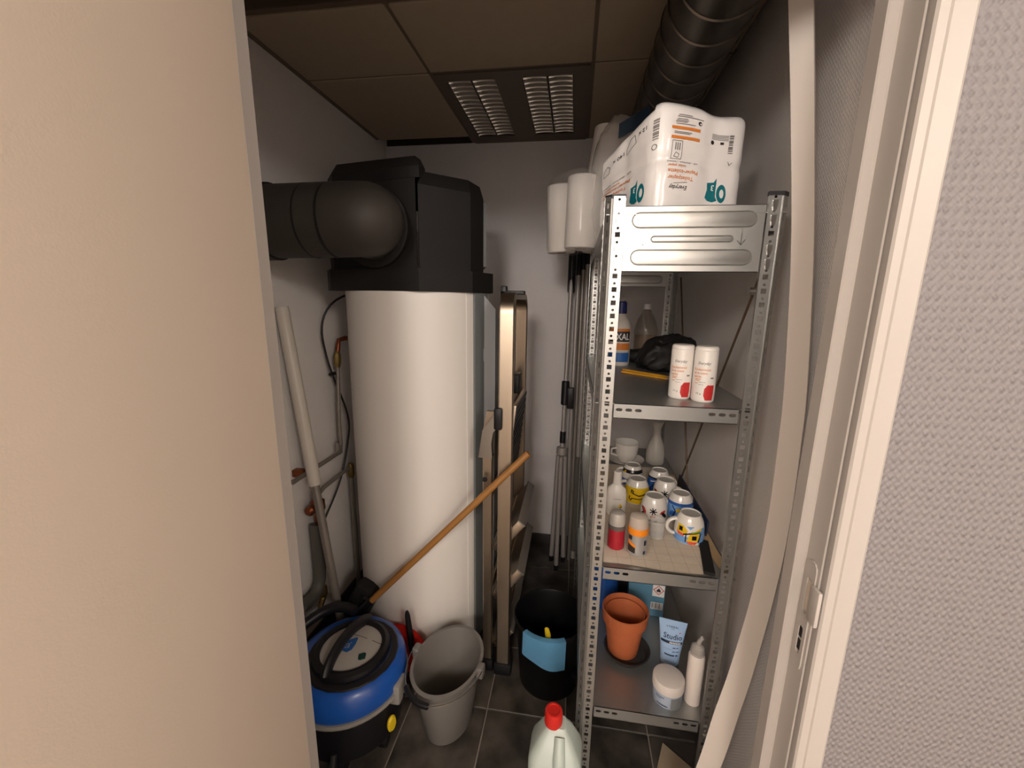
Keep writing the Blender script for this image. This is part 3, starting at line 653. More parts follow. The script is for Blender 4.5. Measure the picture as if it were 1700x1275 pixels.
for x0, sx in ((RX0, 1), (RX1, -1)):
    for y0, sy in ((RY0, 1), (RY1, -1)):
        mb = MB(); f = lambda a, b: (x0 + sx * a, y0 + sy * b)
        perf(mb, f(0.041, 0.005), f(0.0405, 0.0), nohole); perf(mb, f(0.0405, 0.0), f(0.0165, 0.0), hsq)
        perf(mb, f(0.0165, 0.0), f(0.0145, 0.003), nohole); perf(mb, f(0.0145, 0.003), f(0.0125, 0.001), nohole)
        perf(mb, f(0.0125, 0.001), f(0.0, 0.0125), hslot)
        perf(mb, f(0.0, 0.0125), f(0.0, 0.0405), hsq)
        post = obj('post', mb, 'galv', rack, world=True, smooth=False)
        cp = MB().extrude([f(-0.001, 0.0125), f(0.0125, -0.001), f(0.042, -0.001), f(0.042, 0.008), f(0.012, 0.042), f(-0.001, 0.042)][::(1 if sx * sy > 0 else -1)], RT - 0.004, RT + 0.004)
        obj('post_cap', cp, 'galv_dark', post, world=True, smooth=False)
        if y0 == RY0:
            for k in (0, 1, 3, 4):
                z = RT - (k + 1) * PITCH + 0.004; xm = x0 + sx * 0.0285
                obj('hook', MB().extrude([(-0.0048, 0.012), (0.0048, 0.012), (0.0048, 0.002), (0.003, -0.008), (-0.003, -0.008), (-0.0048, 0.002)], 0, 0.0035, Matrix.Translation((xm, RY0 + 0.0006, z)) @ Matrix.Rotation(PI / 2, 4, 'X')), 'steel', post, world=True, smooth=False)
# shelves
def slots(L): return [stadium(L / 2 + s_ * (L / 2 - d), 0.021, 0.0155, 0.0075, 4) for s_ in (-1, 1) for d in (0.012, 0.034, 0.056)]
for z in (S2, S3, S4, S5):
    mb = MB(); sx0, sx1, sy0, sy1 = RX0 + 0.002, RX1 - 0.002, RY0 + 0.002, RY1 - 0.002; t = 0.0015; lh = 0.036
    mb.box(sx0, sx1, sy0, sy1, z - t, z)
    L = sx1 - sx0 - 0.088
    if z != S2:
        mb.plate(rect(0, 0, L, lh), slots(L), (sx0 + 0.044, sy0, z - lh), (1, 0, 0), (0, 0, 1), (0, 1, 0), t)
        mb.plate(rect(0, 0, L, lh), slots(L), (sx0 + 0.044, sy1 - t, z - lh), (1, 0, 0), (0, 0, 1), (0, 1, 0), t)
        mb.box(sx0 + 0.044, sx1 - 0.044, sy0, sy0 + 0.012, z - lh, z - lh + t)
    mb.box(sx0, sx0 + t, sy0 + 0.04, sy1 - 0.04, z - lh, z).box(sx1 - t, sx1, sy0 + 0.04, sy1 - 0.04, z - lh, z)
    obj('shelf', mb, 'galv_shelf', rack, world=True, smooth=False)
# pressed end panels
def end_panel(y, sgn):
    mb = MB(); x0, x1, z0, z1 = RX0 + 0.043, RX1 - 0.043, 1.566, 1.702; y_ = y
    xm = (x0 + x1) / 2; wpn = x1 - x0
    st_ = [stadium(xm, 1.673, wpn * 0.90, 0.034, 8), stadium(xm, 1.634, wpn * 0.60, 0.015, 8), stadium(xm, 1.596, wpn * 0.89, 0.034, 8)]
    mb.plate(rect(x0, z0, x1, z1), st_, (0, y_, 0), (1, 0, 0), (0, 0, 1), (0, 1, 0), 0.0012)
    for o_ in st_:
        cx_ = sum(p[0] for p in o_) / len(o_); cz_ = sum(p[1] for p in o_) / len(o_); hh = max(p[1] for p in o_) - cz_; hwid = max(p[0] for p in o_) - cx_
        def off(d): return stadium(cx_, cz_, 2 * (hwid - d), 2 * (hh - d), 8)
        lay = [(0, 0), (0.0012, 0.0018), (0.0030, -0.0012), (0.0040, -0.0014)]
        loops = [[(p[0], y_ + sgn * dy, p[1]) for p in off(d)] for d, dy in lay]; n = len(o_)
        vs = [p for l in loops for p in l]; fs = [(r * n + i, r * n + (i + 1) % n, (r + 1) * n + (i + 1) % n, (r + 1) * n + i) for r in range(len(lay) - 1) for i in range(n)]
        fs.append(tuple((len(lay) - 1) * n + i for i in range(n))); mb.add(vs, fs)
    mb.box(x0, x1, y_, y_ + 0.014, z0, z0 + 0.0012).box(x0, x1, y_, y_ + 0.014, z1 - 0.0012, z1)
    ep = obj('end_panel', mb, 'galv', rack, world=True, angle=22)
    if sgn > 0:
        tr = []
        for cx_ in (xm - 0.100, xm + 0.100): tr += stroke([(cx_, 1.647), (cx_, 1.623)], 0.0018) + stroke([(cx_ - 0.008, 1.631), (cx_, 1.622), (cx_ + 0.008, 1.632)], 0.0018)
        L = rack.location
        prints(ep, lambda u, v: (u - L.x, y_ - 0.0004 - L.y, v), [('arrow_mark', 'steel', tr)], 0.1)
end_panel(RY0 + 0.003, 1); end_panel(RY1 - 0.006, 1)
for p, q in (((0.418, 1.03, 1.600), (0.418, 1.80, 0.42)), ((0.418, 1.80, 1.60), (0.418, 1.42, 0.855))):
    br = obj('brace_rod', MB().cyl(p, q, 0.0032, seg=8), 'rod_brown', rack, world=True)
obj('brace_bolt', MB().cyl((0.404, 1.072, 1.53), (0.424, 1.072, 1.53), 0.009, seg=10), 'steel', rack, world=True)

# ================================================================== SPIRAL DUCT under the ceiling
sd = thing('spiral_duct', 'dark metal spiral ventilation duct with ridges under the ceiling', 'air duct', (0.29, 1.5, 2.205))
dp = []; dr = []
obj('duct_wall', MB().tube([(0.29, 0.70, 2.205), (0.29, 1.4, 2.205), (0.29, YB - 0.002, 2.205)], 0.100, 40), 'alu_duct', sd, world=True)
rm = mesh('ridge', MB().tube([(0, -0.004, 0), (0, -0.0015, 0), (0, 0.0015, 0), (0, 0.004, 0)], [0.1002, 0.1035, 0.1035, 0.1002], 40, caps=False), 'alu_duct')
for k in range(17):
    share('ridge', rm, sd, (0, 0.82 + 0.092 * k - 1.5, 0))

# ================================================================== BENT STRIP leaning beside the shelf unit
def strip_edge(rows, y_low, y_top):
    out = []
    for x, z in rows:                       # as seen at a depth of 0.86, moved to the strip's own depth
        y = y_low + (y_top - y_low) * max(0.0, min(1.0, (z - 1.1) / 1.0)) ** 1.3; k = y / 0.86
        out.append((x * k, y, 1.5 + (z - 1.5) * k))
    return out
LE = strip_edge([(0.308, 2.13), (0.329, 1.997), (0.358, 1.815), (0.389, 1.593), (0.411, 1.345), (0.416, 1.221), (0.418, 1.076), (0.414, 0.959), (0.404, 0.833), (0.384, 0.672), (0.365, 0.557), (0.341, 0.388), (0.292, 0.16), (0.262, 0.05)], 0.893, 0.985)
RE = strip_edge([(0.348, 2.13), (0.368, 1.995), (0.396, 1.813), (0.427, 1.593), (0.452, 1.347), (0.458, 1.224), (0.461, 1.080), (0.459, 0.965), (0.451, 0.840), (0.436, 0.680), (0.421, 0.569), (0.397, 0.401), (0.348, 0.17), (0.318, 0.06)], 0.868, 0.955)
def cr(P, n=6):
    P = [Vector(p) for p in P]; out = []
    for i in range(len(P) - 1):
        p0, p1, p2, p3 = P[max(i - 1, 0)], P[i], P[i + 1], P[min(i + 2, len(P) - 1)]
        for k in range(n):
            t = k / n; out.append(0.5 * ((2 * p1) + (p2 - p0) * t + (2 * p0 - 5 * p1 + 4 * p2 - p3) * t * t + (3 * p1 - p0 - 3 * p2 + p3) * t ** 3))
    return out + [P[-1]]
l_, r_ = cr(LE), cr(RE); mb = MB(); vs = []
for i, (a, b) in enumerate(zip(l_, r_)):
    t = (l_[min(i + 1, len(l_) - 1)] - l_[max(i - 1, 0)]).normalized(); n = (b - a).cross(t).normalized() * 0.006
    if n.y < 0: n = -n
    vs += [a, b, b + n, a + n]
fs = []
for i in range(len(l_) - 1):
    for k in range(4): fs.append((i * 4 + k, i * 4 + (k + 1) % 4, (i + 1) * 4 + (k + 1) % 4, (i + 1) * 4 + k))
fs += [(0, 1, 2, 3), tuple((len(l_) - 1) * 4 + k for k in (3, 2, 1, 0))]
mb.add(vs, fs); tag(obj('trim_strip', mb, 'strip_paint'), 'long bowed off-white strip leaning between the door frame and shelf unit', 'strip')

# ================================================================== FLOOR THINGS
# ---- canister vacuum cleaner
vx, vy = -0.715, 1.115
vc = thing('vacuum_cleaner', 'blue and black drum vacuum cleaner with white oval top', 'vacuum cleaner', (vx, vy, 0))
obj('drum', MB().lathe([(0, 0.035), (0.150, 0.035), (0.165, 0.05), (0.176, 0.19), (0.176, 0.205), (0, 0.205)], 56), 'black_plastic', vc)
obj('rim', MB().lathe([(0.170, 0.203), (0.190, 0.204), (0.194, 0.212), (0.192, 0.222), (0.170, 0.224)], 56), 'vac_rim', vc)
def vlid(p, a, r, z): return p
obj('lid', MB().lathe([(0.186, 0.222), (0.189, 0.232), (0.188, 0.262), (0.181, 0.288), (0.166, 0.306), (0.146, 0.316), (0.120, 0.318), (0, 0.318)], 56), 'vac_blue', vc)
obj('lid_pocket', MB().lathe([(0.126, 0.300), (0.150, 0.3175), (0.146, 0.321), (0.126, 0.322)], 20, fn=None, c=(0.020, -0.012, 0)), 'black_plastic', vc)
tcx, tcy = 0.012, -0.006
tr_ = obj('top_ring', MB().lathe([(0.098, 0.326), (0.100, 0.338), (0.112, 0.341), (0.124, 0.334), (0.128, 0.316), (0.098, 0.316)], 48, (tcx, tcy, 0)), 'black_plastic', vc)
tpn = obj('top_panel', MB().lathe([(0, 0.318), (0.101, 0.318), (0.101, 0.331), (0.06, 0.336), (0, 0.337)], 48, (tcx, tcy, 0)), 'vac_grey', vc)
prof = lambda r: 0.337 - (r / 0.101) ** 2 * 0.006
def topmap(u, v): r = math.hypot(u - tcx, v - tcy); return (u, v, prof(r) + 0.0008)
u0 = Vector((-0.035, 0.048)); u1 = Vector((0.105, 0.026))
# emblem: shield, its monogram, the switch, the seam; read from the front left
ang = math.radians(28)
def rt(pts, cx_, cy_): return [(cx_ + p[0] * math.cos(ang) - p[1] * math.sin(ang), cy_ + p[0] * math.sin(ang) + p[1] * math.cos(ang)) for p in pts]
sh = rt([(-0.020, 0.018), (0.002, 0.022), (0.030, 0.026), (0.032, 0.020), (0.024, -0.004), (0.012, -0.024), (-0.004, -0.030), (-0.018, -0.018), (-0.023, 0.0)], 0.0, -0.006)
prints(tpn, topmap, [('seam_line', 'ink_black', stroke([(-0.038, 0.046), (0.03, 0.036), (0.108, 0.020)], 0.0022)), ('shield', 'shield_blue', tri2(sh))], 0.02)
def topmap2(u, v): p = topmap(u, v); return (p[0], p[1], p[2] + 0.0006)
mono = stroke(rt([(-0.008, 0.006), (-0.012, -0.001), (-0.008, -0.008), (0.0, -0.008), (0.004, -0.002), (0.003, 0.006), (-0.003, 0.008), (-0.008, 0.006)], 0.001, -0.008), 0.0022) + stroke(rt([(0.002, -0.010), (0.004, 0.004), (0.012, 0.010)], 0.001, -0.008), 0.0022) + stroke(rt([(-0.006, -0.001), (0.0, -0.001)], 0.001, -0.008), 0.002)
prints(tpn, topmap2, [('monogram', 'vac_grey', mono)], 0.02)
obj('switch', MB().extrude(rt([(-0.012, -0.008), (-0.010, 0.010), (0.010, 0.011), (0.014, 0.004), (0.010, -0.010), (-0.006, -0.012)], 0.068, -0.040), 0.330, 0.339), 'switch_green', tpn, smooth=False)
hb_ = bez((-0.012, -0.118, 0.325), (-0.018, -0.09, 0.375), (-0.006, 0.06, 0.385), (0.006, 0.118, 0.328), 16)
obj('carry_handle', MB().tube(hb_, [0.024] * 17, 12, sy=0.62), 'black_plastic', vc)
obj('lid_clip', MB().box(0.158, 0.200, -0.055, 0.005, 0.176, 0.250, 0.008), 'vac_rim', vc)
obj('drum_clip', MB().tube([(0.178, -0.020, 0.198), (0.198, -0.024, 0.188), (0.196, -0.022, 0.160), (0.180, -0.018, 0.150)], 0.007, 10), 'black_plastic', vc)
obj('yellow_button', MB().lathe([(0, 0.0), (0.016, 0.0), (0.018, 0.006), (0.014, 0.012), (0, 0.013)], 18, sy=1.7, M=Matrix.Translation((0.168, -0.062, 0.115)) @ Matrix.Rotation(-0.35, 4, 'Z') @ Matrix.Rotation(PI / 2, 4, 'Y') @ Matrix.Rotation(PI / 2, 4, 'Z')), 'yellow', vc)
for a in (-1.3, -0.35, 0.9, 2.2, 3.7):
    obj('caster', MB().tube([(0.145 * math.cos(a) - 0.012, 0.145 * math.sin(a), 0.021), (0.145 * math.cos(a) + 0.012, 0.145 * math.sin(a), 0.021)], 0.021, 16), 'black_plastic', vc)
obj('caster_arm', MB().tube([(0.03, -0.172, 0.10), (0.032, -0.185, 0.07), (0.03, -0.178, 0.035)], [0.010, 0.012, 0.010], 10), 'galv_dark', vc)
# ---- things tucked behind the vacuum cleaner
hose = MB().tube(bez((-0.95, 1.19, 0.30), (-0.90, 1.27, 0.335), (-0.84, 1.285, 0.34), (-0.775, 1.262, 0.333), 18), 0.019, 14)
tag(obj('vacuum_hose', hose, 'black_plastic'), 'black ribbed hose lying over the back of the blue vacuum cleaner', 'hose')
rb = thing('dustpan', 'red dustpan with black handle standing between vacuum cleaner and tank', 'dustpan', (-0.585, 1.305, 0))
mb = MB(); 
def pan(u, v):
    a = -0.9 + 1.8 * u; R2 = 0.125; return (-0.632 + R2 * math.sin(a) * (0.8 + 0.2 * v), 1.345 - 0.02 * v + 0.015 * abs(u - .5), 0.0 + 0.240 * v * (1 - 0.30 * (2 * u - 1) ** 2))
mb.grid(14, 6, pan); mb.grid(14, 6, lambda u, v: tuple(Vector(pan(u, v)) + Vector((0, 0.004, 0))))
obj('pan', mb, 'red_plastic', rb, world=True)
obj('handle', MB().tube([(-0.578, 1.318, 0.13), (-0.580, 1.316, 0.20), (-0.588, 1.312, 0.30), (-0.589, 1.311, 0.318)], [0.011, 0.012, 0.010, 0.006], 12), 'black_plastic', rb, world=True)
# ---- wooden broom stick with its black head behind the vacuum cleaner
sk = thing('broom', 'wooden broom stick leaning diagonally across the white tank', 'broom', (-0.76, 1.29, 0.25))
s0, s1 = Vector((-0.764, 1.327, 0.307)), Vector((-0.139, 1.372, 0.972))
obj('stick', MB().tube([s0, s0 + (s1 - s0) * 0.5, s1 - (s1 - s0) * 0.004, s1], [0.0125, 0.0125, 0.0125, 0.0105], 18), 'wood_stick', sk, world=True)
dirs = (s1 - s0).normalized()
so = obj('socket', MB().tube([s0 - dirs * 0.05, s0 - dirs * 0.01, s0 + dirs * 0.035], [0.019, 0.018, 0.015], 14), 'black_plastic', sk, world=True)
obj('set_screw', MB().tube([s0 + dirs * 0.03 + Vector((-0.012, -0.012, 0.016)), s0 + dirs * 0.03 + Vector((-0.02, -0.02, 0.028))], 0.006, 10), 'black_plastic', so, world=True)
hd = s0 - dirs * 0.06
obj('broom_head', MB().box(-0.05, 0.05, -0.035, 0.035, -0.075, 0.09, 0.015, Matrix.Translation((-0.818, 1.385, 0.27)) @ Matrix.Rotation(0.5, 4, 'Y')), 'black_matt', sk, world=True)

# ---- oval grey bucket
bk = thing('grey_bucket', 'grey oval plastic mop bucket with wire handle', 'bucket', (-0.387, 1.186, 0))
H = 0.262
def bf(p, a, r, z):
    k = max(0.0, z / H); ex = 1.0 + 0.13 * k * max(0.0, math.cos(a + PI / 2)) ** 6   # pouring lip at the front
    return [p[0], p[1] * ex, p[2]]
rot = Matrix.Rotation(math.radians(-10), 4, 'Z')
def oval(prof, sy): return MB().lathe(prof, 64, sx=0.84, sy=sy, M=rot, fn=None)
obj('body', oval([(0, 0.004), (0.088, 0.004), (0.094, 0.012), (0.132, H - 0.004), (0.141, H - 0.004), (0.142, H), (0.130, H + 0.001), (0.127, H - 0.01), (0.110, H * 0.55), (0.108, H * 0.54), (0.092, 0.022), (0.086, 0.012), (0, 0.012)], 1.10), 'bucket_grey', bk, angle=50)
obj('foot_ring', oval([(0.070, 0.0), (0.080, 0.0), (0.084, 0.005), (0.070, 0.005)], 1.10), 'bucket_grey', bk)
e_ = (rot @ Vector((0.124, 0, 0)));
for s_ in (-1, 1): obj('handle_ear', MB().box(-0.012, 0.012, -0.016, 0.016, -0.03, 0.012, 0.005, Matrix.Translation((e_.x * s_, e_.y * s_, H)) @ rot), 'bucket_grey', bk)
bail = []
for k in range(25):
    t = PI * k / 24; v = rot @ Vector((-0.134 * math.cos(t), -0.172 * math.sin(t), 0)); bail.append((v.x, v.y, H + 0.006 - 0.018 * math.sin(t)))
bail = [(p[0] - 0.0, p[1], p[2]) for p in bail]
hnd = obj('wire_handle', MB().tube(bail, 0.0022, 8), 'steel', bk)
obj('grip', MB().tube(bail[7:14], 0.0095, 12), 'black_plastic', hnd)
# ---- black bucket
bb = thing('black_bucket', 'large round black plastic bucket with cloth over the rim', 'bucket', (-0.042, 1.424, 0))
HB = 0.295
obj('body', MB().lathe([(0, 0.0), (0.108, 0.0), (0.116, 0.006), (0.134, HB - 0.03), (0.140, HB - 0.028), (0.143, HB - 0.004), (0.141, HB), (0.136, HB), (0.132, HB - 0.01), (0.112, 0.012), (0, 0.010)], 56), 'bucket_black', bb, angle=50)
obj('handle_boss', MB().box(-0.014, 0.014, -0.025, 0.025, -0.02, 0.02, 0.006, Matrix.Translation((0.132 * math.cos(-0.6), 0.132 * math.sin(-0.6), 0.10)) @ Matrix.Rotation(-0.6, 4, 'Z')), 'bucket_black', bb)
# ---- cloth hung over its rim
def clothf(u, v):
    a = -PI / 2 - 0.70 + 0.02 + 1.12 * u
    s_ = v * 0.125 - 0.02
    wav = 0.003 * math.sin(9 * u + 2 * v) * v
    if s_ < 0: r, z = 0.1295, HB + 0.002 + s_ * 1.0
    elif s_ < 0.012: r, z = 0.1295 + s_ / 0.012 * 0.0165, HB + 0.0035
    else: r, z = 0.146 + wav + 0.003, HB + 0.0035 - (s_ - 0.012) * (1.0 + 0.1 * u)
    if v > 0.99: z -= 0.006 * math.sin(3 * u)
    return (-0.042 + r * math.cos(a), 1.424 + r * math.sin(a), z - 0.022 * u * max(0, s_) / 0.1)
mb = MB().grid(22, 20, clothf)
n0 = len(mb.v); mb.add([(-0.042 + (p[0] + 0.042) * 1.012, 1.424 + (p[1] - 1.424) * 1.012, p[2] + 0.0012) for p in mb.v[:n0]], [tuple(reversed(f)) for f in mb.f])
tag(obj('cleaning_cloth', mb, 'cloth_blue'), 'light blue cleaning cloth hanging over the black bucket rim', 'cloth')
tag(obj('brush_handle', MB().tube([(-0.040, 1.330, 0.22), (-0.046, 1.312, 0.30), (-0.050, 1.300, 0.332), (-0.051, 1.298, 0.337)], [0.010, 0.0105, 0.008, 0.003], 14, sy=0.6), 'yellow'), 'yellow plastic handle poking up from the black bucket', 'handle')
# ---- jerrycan
jc = thing('jerrycan', 'translucent white plastic jerrycan with red screw cap', 'jerrycan', (0.001, 0.897, 0), math.radians(-3))
W1, D1 = 0.069, 0.058
sec = []
def rr(w_, d_, n=6, r=0.028):
    out = []
    for cx_, cy_, a0 in ((w_ - r, d_ - r, 0), (-w_ + r, d_ - r, PI / 2), (-w_ + r, -d_ + r, PI), (w_ - r, -d_ + r, 1.5 * PI)):
        for k in range(n + 1): a = a0 + PI / 2 * k / n; out.append((cx_ + r * math.cos(a), cy_ + r * math.sin(a)))
    return out
lay = [(0.0, 0.92, 0), (0.012, 1.0, 0), (0.320, 1.0, 0), (0.334, 0.95, 0), (0.372, 0.60, 0), (0.385, 0.42, 0), (0.392, 0.34, 0)]
vs = []; fs = []
for z, k, dy in lay: vs += [(p[0] * k, p[1] * k + 0.02 * max(0, (z - 0.320) / 0.072), z) for p in rr(W1, D1)]
n = len(rr(W1, D1)); fs = [(r * n + i, r * n + (i + 1) % n, (r + 1) * n + (i + 1) % n, (r + 1) * n + i) for r in range(len(lay) - 1) for i in range(n)] + [tuple(reversed(range(n))), tuple((len(lay) - 1) * n + i for i in range(n))]
obj('body', MB().add(vs, fs), 'can_white', jc)
obj('moulded_handle', MB().tube([(0.010, -0.010, 0.378), (0.012, -0.044, 0.346), (0.014, -0.062, 0.29), (0.014, -0.061, 0.17), (0.014, -0.054, 0.14)], [0.014, 0.016, 0.016, 0.015, 0.010], 14), 'can_white', jc)
def capf(p, a, r, z): k = 1 + (0.03 if int(round(a / (2 * PI) * 48)) % 2 else 0) * (1 if r > 0.02 else 0); return [(p[0] + 0.010) * k - 0.010, (p[1] - 0.019) * k + 0.019, p[2]]
obj('cap', MB().lathe([(0, 0.389), (0.0235, 0.389), (0.0235, 0.422), (0.0215, 0.428), (0.017, 0.429), (0.016, 0.426), (0, 0.426)], 48, (-0.010, 0.019, 0), fn=capf), 'red_plastic', jc)
# ---- cardboard piece under the lowest shelf
tag(obj('cardboard_sheet', MB().extrude([(0.300, 1.055), (0.375, 1.030), (0.462, 1.140), (0.367, 1.221)], 0.001, 0.006), 'cardboard', smooth=False), 'plain brown cardboard sheet on the floor under the lowest shelf', 'cardboard')

# ================================================================== TOP SHELF
# ---- wrapped toilet paper pack, standing upside down
pk = thing('toilet_paper_pack', 'shrink-wrapped pack of toilet paper with teal and orange print', 'toilet paper', (0.158, 0.992, S2 + 0.001))
PA = Vector((0.0, 0.0)); PW, PD, PH = 0.220, 0.200, 0.230
uW = Vector((math.cos(math.radians(20)), math.sin(math.radians(20)))); uD = Vector((-0.520, 0.854)).normalized()
rc = 0.036
def outline(s_):
    """plan point and outward normal at arc position s_; 0 = front left corner, + along the front, - along the left side"""
    nF = Vector((uW.y, -uW.x)); nL = Vector((-uD.y, uD.x))
    def rnd(d): return (rc - math.sqrt(max(0, rc * rc - (rc - d) ** 2))) * 0.62 if d < rc else 0.0
    if s_ >= 0:
        dip = 0.004 * math.exp(-((s_ - PW * 0.60) / 0.022) ** 2)
        t = max(0.0, 1 - s_ / rc) * 0.5; n = (nF * (1 - t) + nL * t).normalized()
        return PA + uW * s_ - nF * (dip + rnd(s_) + rnd(PW - s_)), n
    s2 = -s_; dip = 0.002 * math.exp(-((s2 - 0.105) / 0.016) ** 2)
    t = max(0.0, 1 - s2 / rc) * 0.5; n = (nL * (1 - t) + nF * t).normalized()
    return PA + uD * s2 - nL * (dip + rnd(s2)), n
def ptop(s_):
    if s_ >= 0: return PH - 0.012 * math.exp(-((s_ - PW * 0.72) / 0.05) ** 2) - 0.006 * (s_ / PW)
    return PH - 0.060 * (-s_ / PD) ** 1.15
def pshape(s_, z):
    p, n = outline(s_); t = z / PH
    p = p - n * 0.0035 * math.exp(-((t - 0.5) / 0.04) ** 2)
    wr = noise.noise(Vector((s_ * 28, z * 28, 3.1))) * 0.0022
    ins = 0.0
    if t > 0.90: ins = 0.014 * ((t - 0.90) / 0.10) ** 2
    if t < 0.04: ins = 0.006 * (1 - t / 0.04)
    p = p - n * ins + n * wr; return (p.x, p.y, z / PH * ptop(s_))
ring = [-(PD - 0.002) * (1 - k / 60) for k in range(60)] + [PW * k / 48 for k in range(49)]
NZ = 30; vs = []; fs = []
back = []
for j in range(NZ + 1):
    z = PH * j / NZ; row = [pshape(s_, z) for s_ in ring]
    A_, B_ = Vector(row[-1][:2]), Vector(row[0][:2])
    for k in range(1, 24):
        t = k / 24
        if t < 0.55: p = A_ + uD * (PD * 0.96) * (t / 0.55) + Vector((0.012, 0)) * math.sin(PI * t / 0.55)
        else:
            e0 = A_ + uD * (PD * 0.96); p = e0 + (B_ - e0) * ((t - 0.55) / 0.45) + uD * 0.012 * math.sin(PI * (t - 0.55) / 0.45)
        row.append((p.x, p.y, z / PH * (ptop(PW) * (1 - t) + ptop(-PD) * t)))
    vs += row; n = len(row)
for j in range(NZ):
    for i in range(n): fs.append((j * n + i, j * n + (i + 1) % n, (j + 1) * n + (i + 1) % n, (j + 1) * n + i))
c0 = len(vs); cen = Vector((sum(p[0] for p in vs[-n:]) / n, sum(p[1] for p in vs[-n:]) / n, PH * 0.99))
for kk in (0.66, 0.33):
    vs += [(cen.x + (p[0] - cen.x) * kk, cen.y + (p[1] - cen.y) * kk, p[2] + 0.008 * (1 - kk) + 0.004 * noise.noise(Vector((p[0] * 40, p[1] * 40, kk)))) for p in vs[NZ * n:NZ * n + n]]
vs.append((cen.x, cen.y, PH + 0.004))
for r in range(2):
    b0 = NZ * n + r * n
    for i in range(n): fs.append((b0 + i, b0 + (i + 1) % n, b0 + n + (i + 1) % n, b0 + n + i))
b0 = NZ * n + 2 * n; fs += [(b0 + i, b0 + (i + 1) % n, len(vs) - 1) for i in range(n)]; fs.append(tuple(reversed(range(n))))
obj('wrapping', MB().add(vs, fs), 'film_white', pk, angle=60)
def pmap(u, v):
    v = 0.022 + v * 0.90
    a = Vector(pshape(u, v)); _, n = outline(u); return (a.x + n.x * 0.0010, a.y + n.y * 0.0010, a.z)
R180 = PI
def bar(x0, z0, x1, z1): return tri2(rect(x0, z0, x1, z1))
def barcode(x0, z0, x1, z1, n=9):
    t = []; 
    for k in range(n): zz = z0 + (z1 - z0) * k / n; t += bar(x0, zz, x1, zz + (z1 - z0) / n * (0.45 + 0.4 * ((k * 7) % 3) / 2))
    return t
def tlogo(cx_, cz_, k=1.0):
    a = tri2([(cx_ - 0.026 * k, cz_ - 0.020 * k), (cx_ - 0.019 * k, cz_ - 0.027 * k), (cx_ - 0.008 * k, cz_ - 0.030 * k), (cx_ + 0.002 * k, cz_ - 0.026 * k), (cx_ - 0.002 * k, cz_ - 0.016 * k), (cx_ - 0.002 * k, cz_ + 0.030 * k), (cx_ - 0.008 * k, cz_ + 0.019 * k), (cx_ - 0.024 * k, cz_ + 0.016 * k), (cx_ - 0.022 * k, cz_ + 0.0 * k)])
    return a + tri2(ell(cx_ + 0.0115 * k, cz_ - 0.008 * k, 0.0115 * k, 0.023 * k, 20), [list(reversed(ell(cx_ + 0.0125 * k, cz_ - 0.008 * k, 0.0052 * k, 0.0115 * k, 14)))])
org = []; blk = []; gry = []; tea = []; wht = []
def face(cx_, w_, lx, cz=0.0):
    global org, blk, gry, tea, wht
    blk += text2('Everyday', w_ * 0.62, cx_ - w_ * 0.10, 0.044 + cz, rot=R180, height=0.013, shear=0.25) + stroke([(cx_ - w_ * .25, 0.052 + cz), (cx_ + w_ * 0.2, 0.056 + cz)], 0.0009)
    org += text2('Toiletpapier', w_ * 0.88, cx_ - w_ * 0.04, 0.0655 + cz, height=0.0115, rot=R180) + text2('Papier-toilette', w_ * 1.02, cx_ + w_ * 0.03, 0.080 + cz, height=0.0115, rot=R180) + text2('toilet paper', w_ * 0.62, cx_ - w_ * 0.18, 0.0925 + cz, height=0.0075, rot=R180)
    gry += text2('soft - absorbent - résistant', w_ * 1.05, cx_ + w_ * 0.02, 0.1005 + cz, height=0.0042, rot=R180)
    tea += tlogo(lx, 0.047)
    wht += text2('3', 0.0065, lx - 0.010, 0.052, height=0.014, rot=R180)
face(0.062, 0.070, 0.152)
org += bar(0.030, 0.150, 0.098, 0.1565) + bar(0.030, 0.171, 0.098, 0.1775)
for z, a, b in ((0.1615, .036, .074), (0.1645, .036, .078), (0.1825, .040, .085), (0.1865, .038, .065), (0.1895, .040, .068), (0.193, .042, .066), (0.198, .042, .104), (0.2015, .044, .076)): gry += bar(a, z, b, z + 0.0016)
blk += tri2(ell(0.096, 0.190, 0.0045, 0.0045, 14), [list(reversed(ell(0.0975, 0.1895, 0.0022, 0.0022, 10)))])
bx0, bx1, bz0, bz1 = 0.034, 0.058, 0.107, 0.146
blk += stroke([(bx0, bz0), (bx1, bz0), (bx1, bz1), (bx0, bz1), (bx0, bz0)], 0.0010) + stroke([(0.040, .112), (0.050, .110), (.052, .117), (.044, .121), (.040, .112)], 0.001)
for k in range(3): gry += bar(0.041 + 0.005 * k, 0.126, 0.0435 + 0.005 * k, 0.142)
gry += barcode(0.170, 0.138, 0.181, 0.182) ; blk += tri2(ell(0.132, 0.160, 0.004, 0.005, 12)) + bar(0.150, 0.1585, 0.158, 0.164)
for k in range(4): gry += bar(0.130, 0.168 + 0.0035 * k, 0.168, 0.1695 + 0.0035 * k)
blk += stroke([(0.172, 0.118), (0.177, 0.110), (0.182, 0.116)], 0.0012)
